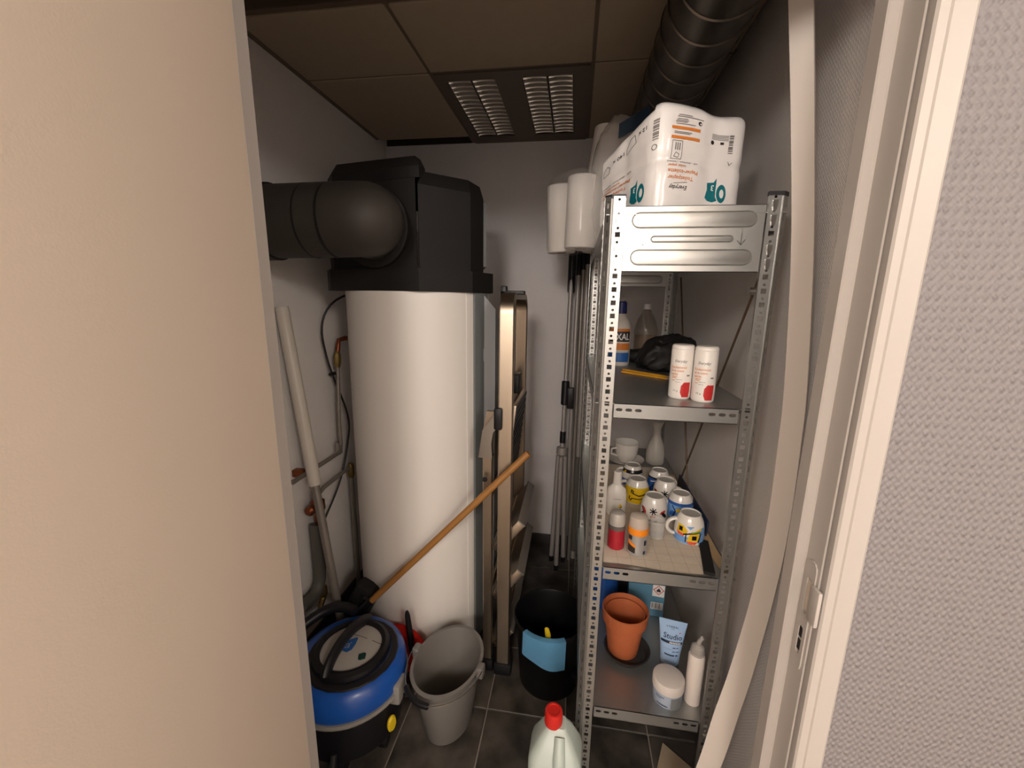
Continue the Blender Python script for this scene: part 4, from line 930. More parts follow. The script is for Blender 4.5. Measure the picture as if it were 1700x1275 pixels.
# left side of the wrap
FRONT = [('orange_print', 'ink_orange', org), ('black_print', 'ink_black', blk), ('grey_print', 'ink_grey', gry), ('teal_logo', 'ink_teal', tea)]
org = []; blk = []; gry = []; tea = []
face(-0.142, 0.105, -0.056, 0.010)
gry += barcode(-0.020, 0.150, -0.008, 0.196); blk += stroke(ell(-0.015, 0.134, 0.005, 0.006, 10) + [ell(-0.015, 0.134, 0.005, 0.006, 10)[0]], 0.0012)
blk += stroke([(-0.190, 0.150), (-0.190, 0.172), (-0.178, 0.180), (-0.166, 0.170), (-0.166, 0.152), (-0.190, 0.150)], 0.0014)
blk += stroke([(-0.105, 0.166), (-0.105, 0.180), (-0.092, 0.198), (-0.076, 0.198), (-0.070, 0.176), (-0.105, 0.166)], 0.0014)
blk += text2('12 x', 0.026, -0.050, 0.190, height=0.009, rot=R180) + text2('140 x', 0.040, -0.135, 0.176, height=0.010, rot=R180)
prints(pk, pmap, FRONT, 0.008)
prints(pk, pmap, [('orange_print', 'ink_orange', org), ('black_print', 'ink_black', blk), ('grey_print', 'ink_grey', gry), ('teal_logo', 'ink_teal', tea)], 0.008)
prints(pk, lambda u, v: tuple(Vector(pmap(u, v)) + Vector((-0.0002, -0.0006, 0))), [('white_numeral', 'ink_white', wht)], 0.008)

# ---- kitchen rolls and their film bag behind
KY = 1.64
def kroll(loc, lab, h=0.245, r=0.058, tilt=(0, 0)):
    o = thing('kitchen_roll', lab, 'paper roll', loc, group='kitchen rolls')
    M_ = Matrix.Rotation(tilt[0], 4, 'X') @ Matrix.Rotation(tilt[1], 4, 'Y')
    obj('paper', MB().lathe([(0.021, 0.0), (r - 0.003, 0.0), (r, 0.003), (r, h - 0.003), (r - 0.003, h), (0.021, h), (0.021, 0.0)], 40, M=M_), 'paper_white', o)
    obj('core', MB().lathe([(0.0185, -0.0005), (0.0207, -0.0005), (0.0207, h + 0.0005), (0.0185, h + 0.0005), (0.0185, -0.0005)], 24, M=M_), 'cardboard', o)
    return o
kroll((0.008, 1.615, S2 + 0.004), 'white kitchen roll overhanging the shelf edge, in front of another roll', tilt=(0.0, 0.02))
kroll((-0.063, 1.715, S2 + 0.0), 'half-hidden white kitchen roll, leftmost and furthest over the shelf edge', r=0.055, tilt=(0.02, -0.03))
kroll((0.135, 1.62, S2 + 0.004), 'white kitchen roll standing inside the film bag on the shelf', tilt=(0, 0))
kroll((0.075, 1.725, S2 + 0.004), 'white kitchen roll at the back inside the film bag')
kroll((0.075, 1.66, S2 + 0.252), 'white kitchen roll lying on top inside the film bag', h=0.17, r=0.053, tilt=(0.0, 0.12))
fb = thing('film_bag', 'crumpled clear film bag with blue label around the kitchen rolls', 'bag', (0.108, 1.66, S2 + 0.003))
def bagv(mb):
    out = []
    for x, y, z in mb.v:
        t = (z + 0.12) / 0.46
        out.append((x * (1 - 0.18 * t) + 0.03 * t, y * (1 - 0.2 * t), max(0.0, z)))
    mb.v = out; return mb
b_ = blob((0.112, 0.125, 0.218), 0.62, 60, 36, 0.018, 13, 4.0); b_.v = [(p[0], p[1], p[2] + 0.222) for p in b_.v]
obj('film', bagv(b_), 'film_clear', fb, angle=70)
ca, cb2 = Vector((-0.063, 1.715)), Vector((0.008, 1.615)); dd_ = (cb2 - ca).normalized(); aa = math.atan2(dd_.y, dd_.x); pl_ = []
for k in range(17): a = aa - PI / 2 + PI * k / 16; pl_.append((cb2.x + 0.0605 * math.cos(a), cb2.y + 0.0605 * math.sin(a)))
for k in range(17): a = aa + PI / 2 + PI * k / 16; pl_.append((ca.x + 0.0605 * math.cos(a), ca.y + 0.0605 * math.sin(a)))
mb = MB(); nn_ = len(pl_); zz = [-0.012, 0.004, 0.06, 0.13, 0.20, 0.245, 0.262]; kk_ = [0.80, 1.0, 1.0, 1.0, 1.0, 1.0, 0.85]; mx_ = (ca + cb2) / 2
vs = [(mx_.x + (p[0] - mx_.x) * q + 0.001 * noise.noise(Vector((p[0] * 60, p[1] * 60, z * 60))), mx_.y + (p[1] - mx_.y) * q, S2 + 0.006 + z) for z, q in zip(zz, kk_) for p in pl_]
mb.add(vs, [(r * nn_ + i, r * nn_ + (i + 1) % nn_, (r + 1) * nn_ + (i + 1) % nn_, (r + 1) * nn_ + i) for r in range(len(zz) - 1) for i in range(nn_)])
obj('film_sleeve', mb, 'film_thin', fb, world=True, angle=70)
lb = MB().grid(16, 6, lambda u, v: (0.01 + 0.10 * u, -0.112 - 0.004 * math.sin(6 * u) + 0.05 * max(0, u - 0.5), 0.345 + 0.045 * v + 0.045 * u + 0.02 * u * u * v))
obj('blue_label', lb, 'film_blue', fb)

# ================================================================== SECOND SHELF
def salt(loc, lab):
    o = thing('salt_canister', lab, 'canister', loc, group='table salt canisters'); r, h = 0.0265, 0.134
    P = [(0, 0), (r - 0.003, 0), (r - 0.0005, 0.003), (r, 0.006), (r, h - 0.012), (r - 0.0008, h - 0.0105), (r, h - 0.009), (r - 0.0008, h - 0.003), (r - 0.004, h), (0, h)]
    obj('can', MB().lathe(P, 40), 'salt_white', o); fn = around(lambda z: r, facing(loc[0], loc[1]), 0.0005)
    so_ = [(0.006, 0.006), (0.0235, 0.006), (0.0255, 0.022), (0.0255, 0.043), (0.009, 0.043), (0.0025, 0.034), (0.0015, 0.018)]
    prints(o, fn, [('red_mark', 'ink_red', tri2(so_)), ('brand_script', 'ink_grey', text2('Everyday', 0.029, -0.002, 0.094, shear=0.3, height=0.009)),
        ('orange_print', 'ink_orange', text2('Keukenzout', 0.038, -0.006, 0.080, height=0.0062) + text2('Sel de cuisine', 0.031, -0.0095, 0.0715, height=0.0062) + text2('table', 0.018, -0.016, 0.063, height=0.0058) + bar(-0.021, .056, -0.008, .0575) + bar(-0.021, .0525, -0.010, .054) + bar(-0.021, .046, -0.013, .0475)),
        ('grey_print', 'ink_grey', bar(-0.012, 0.049, 0.004, 0.0498) + bar(-0.012, 0.043, 0.0, 0.0438) + text2('75 g', 0.012, -0.010, 0.021, height=0.005) + bar(0.014, 0.0585, 0.022, 0.062))], 0.004)
    return o
salt((0.270, 1.070, S3 + 0.0005), 'white and red salt canister on the left, half behind its twin')
salt((0.3185, 1.045, S3 + 0.0005), 'white and red salt canister on the right, in front of its twin')
# crumpled black bag
bgm = blob((0.076, 0.095, 0.062), 0.75, 44, 24, 0.026, 18, 9.0); bgm.v = [(p[0] + 0.02 * math.sin(p[2] * 30), p[1], max(0.0, p[2] + 0.055)) for p in bgm.v]
o = obj('black_bag', bgm, 'bag_black'); o.location = (0.328, 1.53, S3 + 0.001); tag(o, 'crumpled black bag lying behind the salt canisters', 'bag')
bgm = blob((0.060, 0.055, 0.026), 0.8, 36, 18, 0.010, 24, 2.0); bgm.v = [(p[0], p[1], max(0.0, p[2] + 0.024)) for p in bgm.v]
o = obj('dark_pouch', bgm, 'bag_black'); o.location = (0.262, 1.71, S3 + 0.001); tag(o, 'flat dark pouch lying left of the crumpled black bag', 'pouch')
for k, (a, b, lab) in enumerate((((0.175, 1.46, S3 + 0.004), (0.30, 1.345, S3 + 0.004), 'upper of two yellow pencils beside the black bag'), ((0.165, 1.415, S3 + 0.004), (0.29, 1.315, S3 + 0.004), 'lower of two yellow pencils beside the black bag'))):
    p_ = thing('pencil', lab, 'pencil', a, group='yellow pencils'); d = Vector(b) - Vector(a)
    obj('barrel', MB().tube([(0, 0, 0), tuple(d)], 0.0036, 6), 'pencil', p_); obj('point', MB().tube([tuple(d), tuple(d * 1.06)], [0.0034, 0.0005], 6), 'wood_pale', p_)
# spray cleaner
sb_ = thing('cleaner_bottle', 'white cleaner bottle with blue cap and dark label behind the post', 'bottle', (0.172, 1.60, S3 + 0.0005))
PB = [(0, 0), (0.036, 0), (0.040, 0.006), (0.040, 0.135), (0.034, 0.165), (0.018, 0.190), (0.016, 0.198)]
obj('body', MB().lathe(PB, 36), 'spray_white', sb_); obj('cap', MB().lathe([(0.018, 0.192), (0.020, 0.194), (0.018, 0.232), (0.014, 0.236), (0, 0.236)], 24), 'cap_blue', sb_)
fb_ = around(lambda z: 0.040, facing(0.172, 1.60), 0.0006)
prints(sb_, fb_, [('dark_label', 'ink_black', tri2(rect(-0.045, 0.090, 0.042, 0.128))), ('orange_band', 'ink_orange', tri2(rect(-0.045, 0.128, 0.042, 0.138)) + tri2(rect(-0.02, 0.060, 0.042, 0.085))), ('blue_band', 'shield_blue', tri2(rect(-0.045, 0.015, 0.042, 0.05)))], 0.006)
prints(sb_, around(lambda z: 0.040, facing(0.172, 1.60), 0.0011), [('lettering', 'ink_white', text2('XAL', 0.050, 0.012, 0.109, height=0.024))], 0.006)
# clear bottle with brown contents
cb_ = thing('drink_bottle', 'clear plastic bottle with brown contents and white cap at the shelf end', 'bottle', (0.300, 1.815, S3 + 0.0005))
obj('shell', MB().lathe([(0, 0.002), (0.044, 0.002), (0.048, 0.012), (0.046, 0.06), (0.048, 0.12), (0.036, 0.165), (0.015, 0.200), (0.0135, 0.215)], 36), 'bottle_clear', cb_)
obj('contents', MB().lathe([(0, 0.004), (0.042, 0.004), (0.046, 0.014), (0.044, 0.06), (0.046, 0.10), (0, 0.10)], 32), 'juice', cb_); obj('cap', MB().lathe([(0.0155, 0.206), (0.016, 0.208), (0.016, 0.226), (0.014, 0.228), (0, 0.228)], 24), 'ink_white', cb_)

# ================================================================== THIRD SHELF
def towelf(u, v):
    x = 0.102 + 0.262 * u + 0.006 * math.sin(9 * v); y = 0.985 + 0.68 * v + 0.006 * math.sin(5 * u + 1)
    return (x, y, S4 + 0.0035 + 0.0010 * noise.noise(Vector((x * 40, y * 40, 0))))
mb = MB().grid(30, 60, towelf); n0 = len(mb.v); f0_ = list(mb.f); mb.add([(p[0], p[1], S4 + 0.0008) for p in mb.v[:n0]], [tuple(reversed(f)) for f in f0_])
tag(obj('tea_towel', mb, 'towel'), 'cream checked tea towel spread under the upturned mugs', 'towel')
TZ = S4 + 0.005
kb = thing('long_knife', 'long flat tool with a black handle along the right shelf edge', 'tool', (0.37, 1.06, TZ))
hk0, hk1 = Vector((0.360, 0.975, TZ)), Vector((0.387, 1.130, TZ)); dk = (hk1 - hk0).normalized(); sk_ = Vector((dk.y, -dk.x, 0))
mb = MB().plate([(-0.013, 0.0), (0.013, 0.0), (0.014, 0.15), (-0.010, 0.158)], [], hk0, sk_, dk, (0, 0, 1), 0.008); obj('handle', mb, 'black_matt', kb, world=True, smooth=False)
mb = MB().plate([(-0.010, 0.0), (0.010, 0.0), (0.012, 0.30), (-0.004, 0.32)], [], hk1 + dk * 0.024 + Vector((0, 0, 0.003)), sk_, dk, (0, 0, 1), 0.0015); obj('blade', mb, 'steel', kb, world=True, smooth=False)
tag(obj('wooden_board', MB().plate([(0.0, 0.0), (0.016, 0.012), (0.016, 0.60), (-0.03, 0.60), (-0.032, 0.22)], [], (0.400, 1.000, S4 + 0.0006), (1, 0, 0), (0, 1, 0), (0, 0, 1), 0.0028), 'wood_pale', smooth=False), 'pale wooden slat lying at the right edge of the towel', 'slat')
# a dark blue tray edge leaning at the right of the mugs
tag(obj('blue_tray', MB().box(-0.003, 0.003, -0.17, 0.17, 0, 0.045, 0.002, Matrix.Translation((0.405, 1.33, TZ - 0.001)) @ Matrix.Rotation(0.10, 4, 'Y')), 'ink_navy'), 'dark blue narrow tray standing on edge right of the mugs', 'tray')

MP = [(0.0375, 0.0), (0.0402, 0.002), (0.0406, 0.022), (0.0396, 0.042), (0.0368, 0.058), (0.0318, 0.070), (0.0288, 0.0755), (0.0282, 0.080), (0.0262, 0.0805), (0.0255, 0.077), (0, 0.076)]
mr = lerp_prof(MP[1:7])
def mug(loc, lab, paint, hang, k=1.0):
    o = thing('upturned_mug', lab, 'mug', loc, group='upturned mugs on the towel')
    obj('body', MB().lathe([(r * k, z * k) for r, z in MP] + [], 44), 'ceramic', o)
    obj('foot', MB().lathe([(0, 0.0766 * k), (0.0250 * k, 0.0772 * k)], 30), 'ceramic_foot', o)
    a = facing(loc[0], loc[1]) + hang; d = Vector((math.cos(a), math.sin(a), 0)); pts = []
    for t in [PI * q / 14 for q in range(15)]: pts.append(d * ((0.036 + 0.026 * math.sin(t)) * k) + Vector((0, 0, (0.037 + 0.023 * math.cos(t)) * k)))
    obj('handle', MB().tube(pts, 0.0052 * k, 12, sy=1.3), 'ceramic', o)
    fn0 = around(lambda z: mr(z / k) * k, facing(loc[0], loc[1]), 0.0005)
    lay = {}
    for i, (m, tr) in enumerate(paint):
        prints(o, around(lambda z: mr(z / k) * k, facing(loc[0], loc[1]), 0.0004 + 0.0003 * i), [('glaze_pattern', m, tr)], 0.005)
    return o
def flower(cx_, cz_, r):
    t = []
    for q in range(7): a = 2 * PI * q / 7; t += stroke([(cx_, cz_), (cx_ + r * math.cos(a), cz_ + r * math.sin(a))], r * 0.3)
    return t
def leafp(cx_, cz_, l, w_, a): return tri2([(cx_ + p[0] * math.cos(a) - p[1] * math.sin(a), cz_ + p[0] * math.sin(a) + p[1] * math.cos(a)) for p in [(-l, 0), (-l * .4, w_), (l * .4, w_), (l, 0), (l * .4, -w_), (-l * .4, -w_)]])
white_p = [('glaze_red', leafp(-0.030, 0.040, 0.013, 0.006, 2.2) + leafp(0.030, 0.040, 0.012, 0.005, 0.3) + leafp(0.0, 0.026, 0.009, 0.0035, 0.0)), ('glaze_black', leafp(-0.033, 0.028, 0.006, 0.005, 0) + leafp(0.035, 0.031, 0.014, 0.005, -0.7) + flower(0.0, 0.043, 0.010) + stroke([(-0.010, 0.014), (0, 0.008), (0.011, 0.013)], 0.003) + leafp(-0.036, 0.042, 0.012, 0.002, 2.2))]
yel_p = [('glaze_yellow', tri2(rect(-0.056, 0.004, 0.056, 0.058))), ('glaze_black', stroke([(-0.010, 0.046), (-0.016, 0.050), (-0.018, 0.042), (-0.010, 0.038), (-0.012, 0.048)], 0.003) + stroke([(-0.010, 0.038), (0.008, 0.033), (0.026, 0.037), (0.032, 0.042)], 0.0035) + stroke([(-0.024, 0.020), (-0.018, 0.014), (-0.014, 0.022), (0.010, 0.022), (0.034, 0.026)], 0.0032) + stroke([(-0.024, 0.020), (-0.022, 0.028)], 0.003))]
blue_p = [('glaze_blue', tri2(rect(-0.058, 0.003, 0.058, 0.050))), ('glaze_black', tri2(rect(-0.058, 0.050, 0.058, 0.056)) + stroke([(-0.03, 0.01), (-0.01, 0.045)], 0.003)), ('ceramic', stroke([(-0.028, 0.040), (-0.004, 0.046)], 0.003))]
sky_p = [('glaze_sky', tri2(rect(-0.058, 0.003, 0.058, 0.052))), ('glaze_blue', tri2(rect(-0.058, 0.047, 0.058, 0.056)) + leafp(-0.02, 0.02, 0.012, 0.008, 0.5)), ('glaze_black', stroke([(-0.022, 0.044), (-0.012, 0.030), (-0.018, 0.012)], 0.003)), ('glaze_yellow', leafp(-0.004, 0.034, 0.008, 0.005, 1))]
col_p = [('glaze_sky', tri2(rect(-0.052, 0.003, 0.012, 0.024)) + tri2([(-0.006, 0.054), (0.014, 0.056), (0.004, 0.046)]) + tri2(rect(0.030, 0.004, 0.052, 0.050))), ('glaze_yellow', tri2([(-0.034, 0.034), (-0.006, 0.032), (-0.002, 0.042), (-0.014, 0.054), (-0.030, 0.056)]) + tri2([(-0.004, 0.012), (0.028, 0.014), (0.030, 0.036), (0.004, 0.034)]) + tri2([(0.012, .040), (0.036, .044), (0.034, .052)])), ('glaze_orange', tri2([(-0.034, 0.034), (-0.010, 0.031), (-0.012, 0.024), (-0.030, 0.026)]) + tri2([(-0.004, 0.012), (0.026, 0.012), (0.020, 0.004), (0.004, 0.004)])), ('glaze_black', tri2(rect(-0.026, 0.038, -0.016, 0.050)) + tri2(rect(0.010, 0.018, 0.022, 0.030)) + stroke([(-0.012, 0.030), (0.004, 0.036), (0.030, 0.040)], 0.004) + stroke([(0.028, 0.012), (0.034, 0.036)], 0.004) + stroke([(-0.006, 0.034), (-0.006, 0.010)], 0.003)), ('glaze_green', tri2([(0.008, .037), (0.030, .041), (0.030, .045), (0.006, .041)]))]
dark_p = [('glaze_black', tri2(rect(-0.05, 0.052, 0.05, 0.064)) + leafp(0.0, 0.03, 0.02, 0.008, 0.4)), ('glaze_yellow', leafp(-0.028, 0.056, 0.006, 0.004, 0.6)), ('glaze_blue', tri2(rect(-0.05, 0.005, 0.0, 0.030)))]
mug((0.236, 1.355, TZ), 'upturned yellow mug with black scroll lines', yel_p, -1.75)
mug((0.238, 1.485, TZ), 'upturned white mug with dark rim pattern behind the yellow mug', dark_p, -1.6, 0.95)
mug((0.326, 1.452, TZ), 'upturned dark blue mug at the back right of the towel', blue_p, 1.35, 0.95)
mug((0.330, 1.362, TZ), 'upturned white mug with red and black leaves, further back of two', white_p, 1.3, 1.0)
mug((0.357, 1.272, TZ), 'upturned light blue mug between the white mugs and colourful mug', sky_p, 2.6, 0.97)
mug((0.270, 1.235, TZ), 'upturned white mug with red and black leaves, nearest of two', white_p, 2.5, 1.0)
mug((0.351, 1.140, TZ), 'upturned colourful mug with yellow house pattern, nearest to the front', col_p, -1.25, 1.0)
# bowl on saucer
sc_ = thing('saucer', 'white saucer under the bowl at the back of the mug shelf', 'saucer', (0.242, 1.71, S4 + 0.0005))
obj('dish', MB().lathe([(0, 0.002), (0.038, 0.002), (0.040, 0.0), (0.044, 0.0), (0.060, 0.010), (0.074, 0.016), (0.075, 0.018), (0.060, 0.0135), (0.042, 0.006), (0, 0.006)], 44), 'ceramic', sc_)
bw = thing('bowl', 'white round cup standing on a saucer behind the mugs', 'cup', (0.242, 1.71, S4 + 0.007))
obj('bowl_body', MB().lathe([(0, 0.0), (0.026, 0.0), (0.028, 0.004), (0.040, 0.018), (0.047, 0.042), (0.051, 0.078), (0.0525, 0.084), (0.0495, 0.084), (0.045, 0.045), (0.036, 0.018), (0, 0.008)], 44), 'ceramic', bw)
obj('bowl_handle', MB().tube([Vector((-0.044, -0.02, 0.062)), Vector((-0.064, -0.03, 0.06)), Vector((-0.066, -0.032, 0.04)), Vector((-0.040, -0.018, 0.026))], 0.005, 10), 'ceramic', bw)
cf = thing('glass_carafe', 'clear glass carafe with flared mouth in the dark shelf corner', 'carafe', (0.362, 1.72, S4 + 0.0005))
obj('glass', MB().lathe([(0, 0.003), (0.034, 0.003), (0.038, 0.010), (0.038, 0.05), (0.030, 0.09), (0.016, 0.125), (0.015, 0.15), (0.026, 0.185), (0.024, 0.185), (0.0135, 0.15), (0.0145, 0.125), (0.028, 0.09), (0.036, 0.05), (0.036, 0.012), (0, 0.006)], 36), 'glass_frost', cf)
obj('base', MB().lathe([(0, 0), (0.030, 0), (0.034, 0.003), (0, 0.003)], 30), 'glass_frost', cf)
gl = thing('shot_glass', 'small clear glass standing between the mugs and deodorants', 'glass', (0.262, 1.135, TZ))
obj('wall', MB().lathe([(0.020, 0.0), (0.0225, 0.052), (0.021, 0.052), (0.019, 0.006), (0, 0.006)], 30), 'glass', gl); obj('base', MB().lathe([(0, 0), (0.0198, 0), (0.0199, 0.0058), (0, 0.0058)], 30), 'glass_frost', gl)
# lotion bottle
lo_ = thing('lotion_bottle', 'white lotion bottle with small yellow mark behind the post', 'bottle', (0.156, 1.245, TZ), facing(0.156, 1.245) + PI / 2)
LPf = [(0, 0), (0.026, 0), (0.029, 0.004), (0.031, 0.04), (0.0315, 0.07), (0.027, 0.090), (0.014, 0.102), (0.0125, 0.106)]
obj('body', MB().lathe(LPf, 40, sy=0.62), 'lotion_white', lo_); obj('cap', MB().lathe([(0.0128, 0.103), (0.0135, 0.104), (0.0125, 0.142), (0.010, 0.145), (0, 0.145)], 24), 'lotion_white', lo_)
lr = lerp_prof(LPf[1:7])
def lomap(u, v): r = lr(v) + 0.0006; a = -PI / 2 + u / lr(v); return (r * math.cos(a), r * 0.62 * math.sin(a) - 0.0004, v)
prints(lo_, lomap, [('lettering', 'ink_grey', text2("L'ORÉAL", 0.026, 0.004, 0.060, height=0.004)), ('yellow_mark', 'glaze_yellow', tri2(ell(0.014, 0.037, 0.005, 0.007, 12))), ('dark_lettering', 'ink_black', text2('ugo', 0.022, 0.008, 0.023, height=0.009) + leafp(0.017, 0.033, 0.004, 0.002, 0.7))], 0.005)
# deodorants
def deo(name, loc, lab, r, prts, h):
    o = thing(name, lab, 'deodorant', loc)
    for nm, P_, m in prts: obj(nm, MB().lathe(P_, 36), m, o)
    return o
r = 0.0225
deo('red_deodorant', (0.140, 1.062, TZ), 'dark red deodorant stick with grey cap beside the post', r, [('body', [(0, 0), (r - .003, 0), (r, .003), (r, .058), (0, .058)], 'deo_red'), ('collar', [(0, .058), (r * 1.01, .058), (r * 1.01, .070), (0, .070)], 'pvc_grey'), ('cap', [(0, .070), (r * .97, .070), (r * .95, .096), (r * .8, .103), (r * .4, .106), (0, .1065)], 'deo_cap')], 0.1)
r = 0.0262
dd = deo('orange_deodorant', (0.194, 1.045, TZ), 'silver deodorant stick with orange collar and clear cap', r, [('body', [(0, 0), (r - .003, 0), (r, .003), (r, .060), (0, .060)], 'deo_silver'), ('collar', [(0, .060), (r * 1.015, .060), (r * 1.02, .062), (r * 1.02, .076), (r * .99, .078), (0, .078)], 'deo_orange'), ('cap', [(r * .96, .078), (r * .94, .098), (r * .85, .107), (r * .5, .112), (0, .113)], 'deo_clear')], 0.1)
prints(dd, around(lambda z: r, facing(0.194, 1.045), 0.0006), [('dark_label', 'ink_black', tri2([(-0.026, 0.012), (-0.004, 0.010), (-0.004, 0.026), (-0.026, 0.034)]) + tri2(rect(-0.026, 0.046, -0.014, 0.058))), ('orange_label', 'deo_orange', tri2([(-0.026, 0.034), (-0.004, 0.026), (-0.004, 0.034), (-0.026, 0.044)])), ('side_print', 'ink_navy', tri2(rect(0.018, 0.034, 0.026, 0.048)) + tri2(rect(0.017, 0.008, 0.024, 0.018)))], 0.005)

# ================================================================== LOWEST SHELF
ps = thing('pot_saucer', 'dark round plant saucer under the terracotta pot', 'saucer', (0.212, 1.170, S5 + 0.0005))
obj('dish', MB().lathe([(0, 0), (0.058, 0), (0.070, 0.020), (0.072, 0.022), (0.068, 0.022), (0.056, 0.005), (0, 0.004)], 44), 'saucer_dark', ps)
po = thing('terracotta_pot', 'large terracotta flower pot standing in a dark saucer on the lowest shelf', 'flower pot', (0.200, 1.178, S5 + 0.006))
obj('pot', MB().lathe([(0, 0), (0.045, 0), (0.047, 0.004), (0.0605, 0.108), (0.0680, 0.110), (0.0715, 0.150), (0.0680, 0.152), (0.0660, 0.149), (0.0625, 0.112), (0.0565, 0.104), (0.043, 0.008), (0, 0.007)], 52), 'terracotta', po, angle=40)
po2 = thing('inner_pot', 'smaller terracotta pot nested inside the larger one', 'flower pot', (0.1995, 1.1775, S5 + 0.022))
obj('pot', MB().lathe([(0, 0), (0.038, 0), (0.040, 0.004), (0.0510, 0.090), (0.0570, 0.094), (0.0605, 0.122), (0.0570, 0.123), (0.0550, 0.120), (0.0490, 0.090), (0.036, 0.008), (0, 0.007)], 52), 'terracotta', po2, angle=40)
# squeeze tube standing on its cap
tb = thing('gel_tube', 'light blue hair gel tube standing on its cap', 'tube', (0.334, 1.135, S5 + 0.0005), facing(0.334, 1.135) + PI / 2 + 0.12)
TUB = [(0.0, 0.026, 0.026), (0.004, 0.027, 0.027), (0.030, 0.027, 0.026), (0.060, 0.029, 0.023), (0.10, 0.033, 0.015), (0.140, 0.037, 0.006), (0.160, 0.0395, 0.0016), (0.168, 0.040, 0.0014)]
def tsec(z0, z1, n=14):
    vs = []; fs = []; m = 40
    zs = [z0 + (z1 - z0) * k / n for k in range(n + 1)]
    for z in zs:
        for (za, ra, da), (zb, rb_, db) in zip(TUB[:-1], TUB[1:]):
            if za <= z <= zb + 1e-9: t = (z - za) / (zb - za); rx, ry = ra + (rb_ - ra) * t, da + (db - da) * t; break
        vs += [(rx * math.cos(2 * PI * k / m), ry * math.sin(2 * PI * k / m), z) for k in range(m)]
    fs = [(j * m + k, j * m + (k + 1) % m, (j + 1) * m + (k + 1) % m, (j + 1) * m + k) for j in range(n) for k in range(m)] + [tuple(reversed(range(m))), tuple(n * m + k for k in range(m))]
    return MB().add(vs, fs)
obj('tube_body', tsec(0.030, 0.168), 'tube_blue', tb); obj('cap', tsec(0.0, 0.0298, 4), 'tube_clear', tb)
def tmap(u, v):
    for (za, ra, da), (zb, rb_, db) in zip(TUB[:-1], TUB[1:]):
        if za <= v <= zb: t = (v - za) / (zb - za); rx, ry = ra + (rb_ - ra) * t, da + (db - da) * t; break
    c = max(-1, min(1, u / rx)); return (u, -ry * math.sqrt(max(0, 1 - c * c)) - 0.0008, v)
prints(tb, tmap, [('navy_print', 'ink_navy', text2("L'ORÉAL", 0.034, 0.0, 0.149, height=0.0065) + text2('PARIS', 0.010, 0.0, 0.1425, height=0.0022) + text2('Studio', 0.052, 0.002, 0.120, height=0.016) + tri2(rect(-0.030, 0.098, 0.030, 0.106)) + bar(0.004, 0.086, 0.012, 0.0885) + bar(0.014, 0.086, 0.020, 0.0885) + bar(0.004, 0.075, 0.011, 0.0772) + bar(0.013, 0.075, 0.022, 0.0772) + bar(-0.018, 0.0625, 0.010, 0.0665) + bar(0.013, 0.0625, 0.019, 0.0665)), ('fine_print', 'ink_grey', bar(-0.022, 0.081, 0.004, 0.0818) + bar(-0.022, 0.057, 0.016, 0.0576) + bar(-0.02, 0.052, 0.014, 0.0526)), ('red_mark', 'ink_red', leafp(0.021, 0.1335, 0.003, 0.0012, 0.8))], 0.006)
prints(tb, lambda u, v: tuple(Vector(tmap(u, v)) + Vector((0, -0.0006, 0))), [('white_lettering', 'ink_white', [t for k in range(7) for t in bar(-0.006 + k * 0.0046, 0.0995, -0.003 + k * 0.0046, 0.1045)])], 0.006)
# cream jar
ja = thing('cream_jar', 'pale blue cosmetic jar with off-white screw lid', 'jar', (0.307, 1.030, S5 + 0.0005))
obj('jar', MB().lathe([(0, 0), (0.036, 0), (0.039, 0.004), (0.0405, 0.040), (0.0405, 0.046), (0, 0.046)], 44), 'jar_body', ja); obj('lid', MB().lathe([(0, 0.046), (0.0425, 0.046), (0.043, 0.048), (0.043, 0.070), (0.041, 0.074), (0.038, 0.0755), (0, 0.0755)], 44), 'jar_cap', ja)
prints(ja, around(lambda z: 0.0402, facing(0.302, 1.03), 0.0006), [('label_print', 'ink_navy', bar(-0.030, 0.034, -0.006, 0.036) + bar(-0.030, 0.029, -0.014, 0.0305) + bar(-0.026, 0.010, 0.004, 0.0125)), ('dark_panel', 'tank_grey', tri2(rect(0.012, 0.004, 0.045, 0.040)))], 0.006)
# mousse can
mo = thing('mousse_can', 'slim white mousse spray can with grey nozzle beside the right post', 'spray can', (0.3755, 1.033, S5 + 0.0005))
r = 0.0215
obj('can', MB().lathe([(0, 0), (r - .002, 0), (r, .003), (r, .150), (r - 0.004, 0.158), (0, 0.158)], 36), 'mousse_white', mo)
obj('shoulder', MB().lathe([(0, .1575), (r - 0.003, .1575), (r - 0.002, .161), (r - 0.004, .163), (r - 0.003, .166), (r - 0.005, .180), (0.008, .188), (0, .189)], 32), 'mousse_grey', mo)
obj('nozzle', MB().tube([(0, 0, 0.186), (0.002, -0.002, 0.200), (0.006, -0.006, 0.212), (0.004, -0.004, 0.217)], [0.0065, 0.006, 0.005, 0.003], 12), 'mousse_grey', mo)
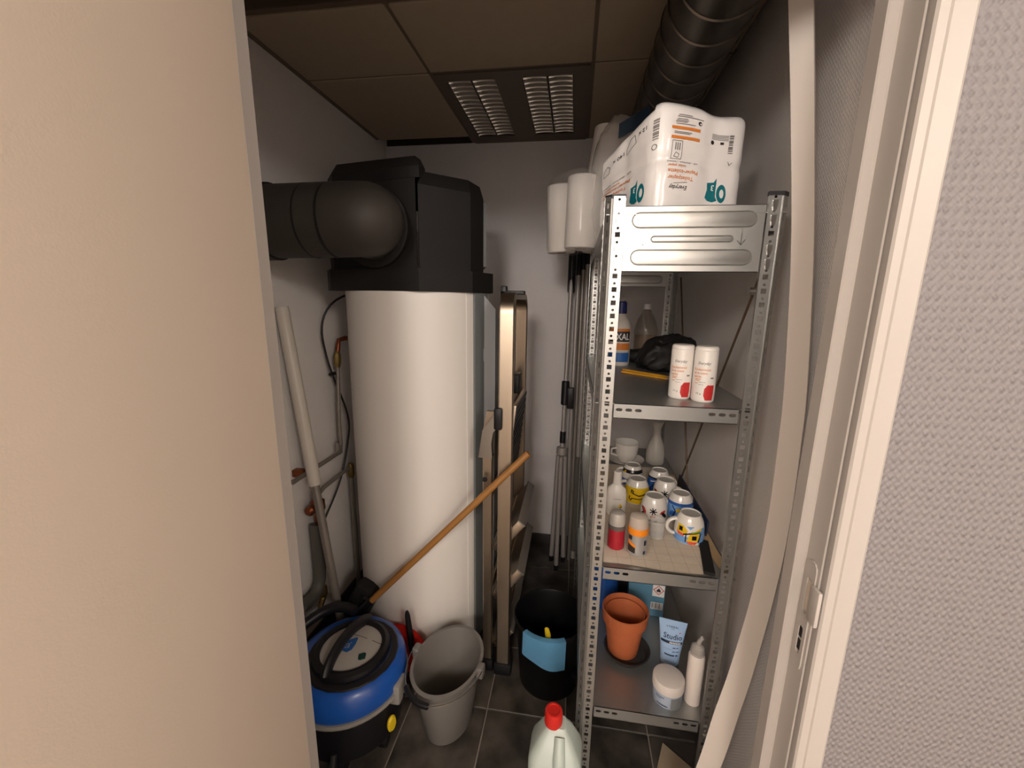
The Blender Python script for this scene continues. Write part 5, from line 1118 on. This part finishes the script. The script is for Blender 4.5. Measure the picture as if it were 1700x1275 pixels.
# carton with hazard sign and blue canister at the back
ct = thing('blue_carton', 'pale blue box with flame hazard sign behind the terracotta pot', 'box', (0.300, 1.385, S5 + 0.0005), math.radians(-6))
obj('carton', MB().box(-0.062, 0.062, -0.035, 0.035, 0, 0.235, 0.002), 'carton_blue', ct)
cm = lambda u, v: (u, -0.0358, v)
dx, dz = 0.040, 0.108
prints(ct, cm, [('hazard_panel', 'ink_white', tri2(rect(dx - 0.020, dz - 0.026, dx + 0.020, dz + 0.020)) + tri2(rect(0.018, 0.030, 0.058, 0.058)))], 0.1)
cm2 = lambda u, v: (u, -0.0364, v)
prints(ct, cm2, [('hazard_diamond', 'ink_red', stroke([(dx, dz + 0.017), (dx + 0.017, dz), (dx, dz - 0.017), (dx - 0.017, dz), (dx, dz + 0.017)], 0.0025)), ('flame', 'ink_black', tri2([(dx - 0.006, dz - 0.007), (dx + 0.006, dz - 0.007), (dx + 0.0075, dz - 0.001), (dx + 0.004, dz + 0.002), (dx + 0.001, dz + 0.009), (dx - 0.003, dz + 0.003), (dx - 0.007, dz)])), ('barcode', 'ink_black', [t for k in range(9) for t in tri2(rect(0.021 + k * 0.004, 0.034, 0.021 + k * 0.004 + (0.0012 if k % 3 else 0.0024), 0.056))])], 0.1)
bc = thing('blue_canister', 'dark blue canister at the back left of the lowest shelf', 'canister', (0.155, 1.40, S5 + 0.0005))
obj('canister_body', MB().lathe([(0, 0), (0.046, 0), (0.049, 0.005), (0.049, 0.20), (0.044, 0.215), (0, 0.218)], 36), 'canister_blue', bc); obj('canister_lid', MB().lathe([(0.030, 0.214), (0.032, 0.216), (0.031, 0.240), (0, 0.242)], 28), 'cap_blue', bc)
bd = thing('black_box', 'tall black box between the blue canister and pale blue box', 'box', (0.222, 1.47, S5 + 0.0005))
obj('box_body', MB().box(-0.035, 0.035, -0.03, 0.03, 0, 0.22, 0.003), 'black_matt', bd); obj('box_lid', MB().box(-0.036, 0.036, -0.031, 0.031, 0.195, 0.222, 0.003), 'black_plastic', bd)
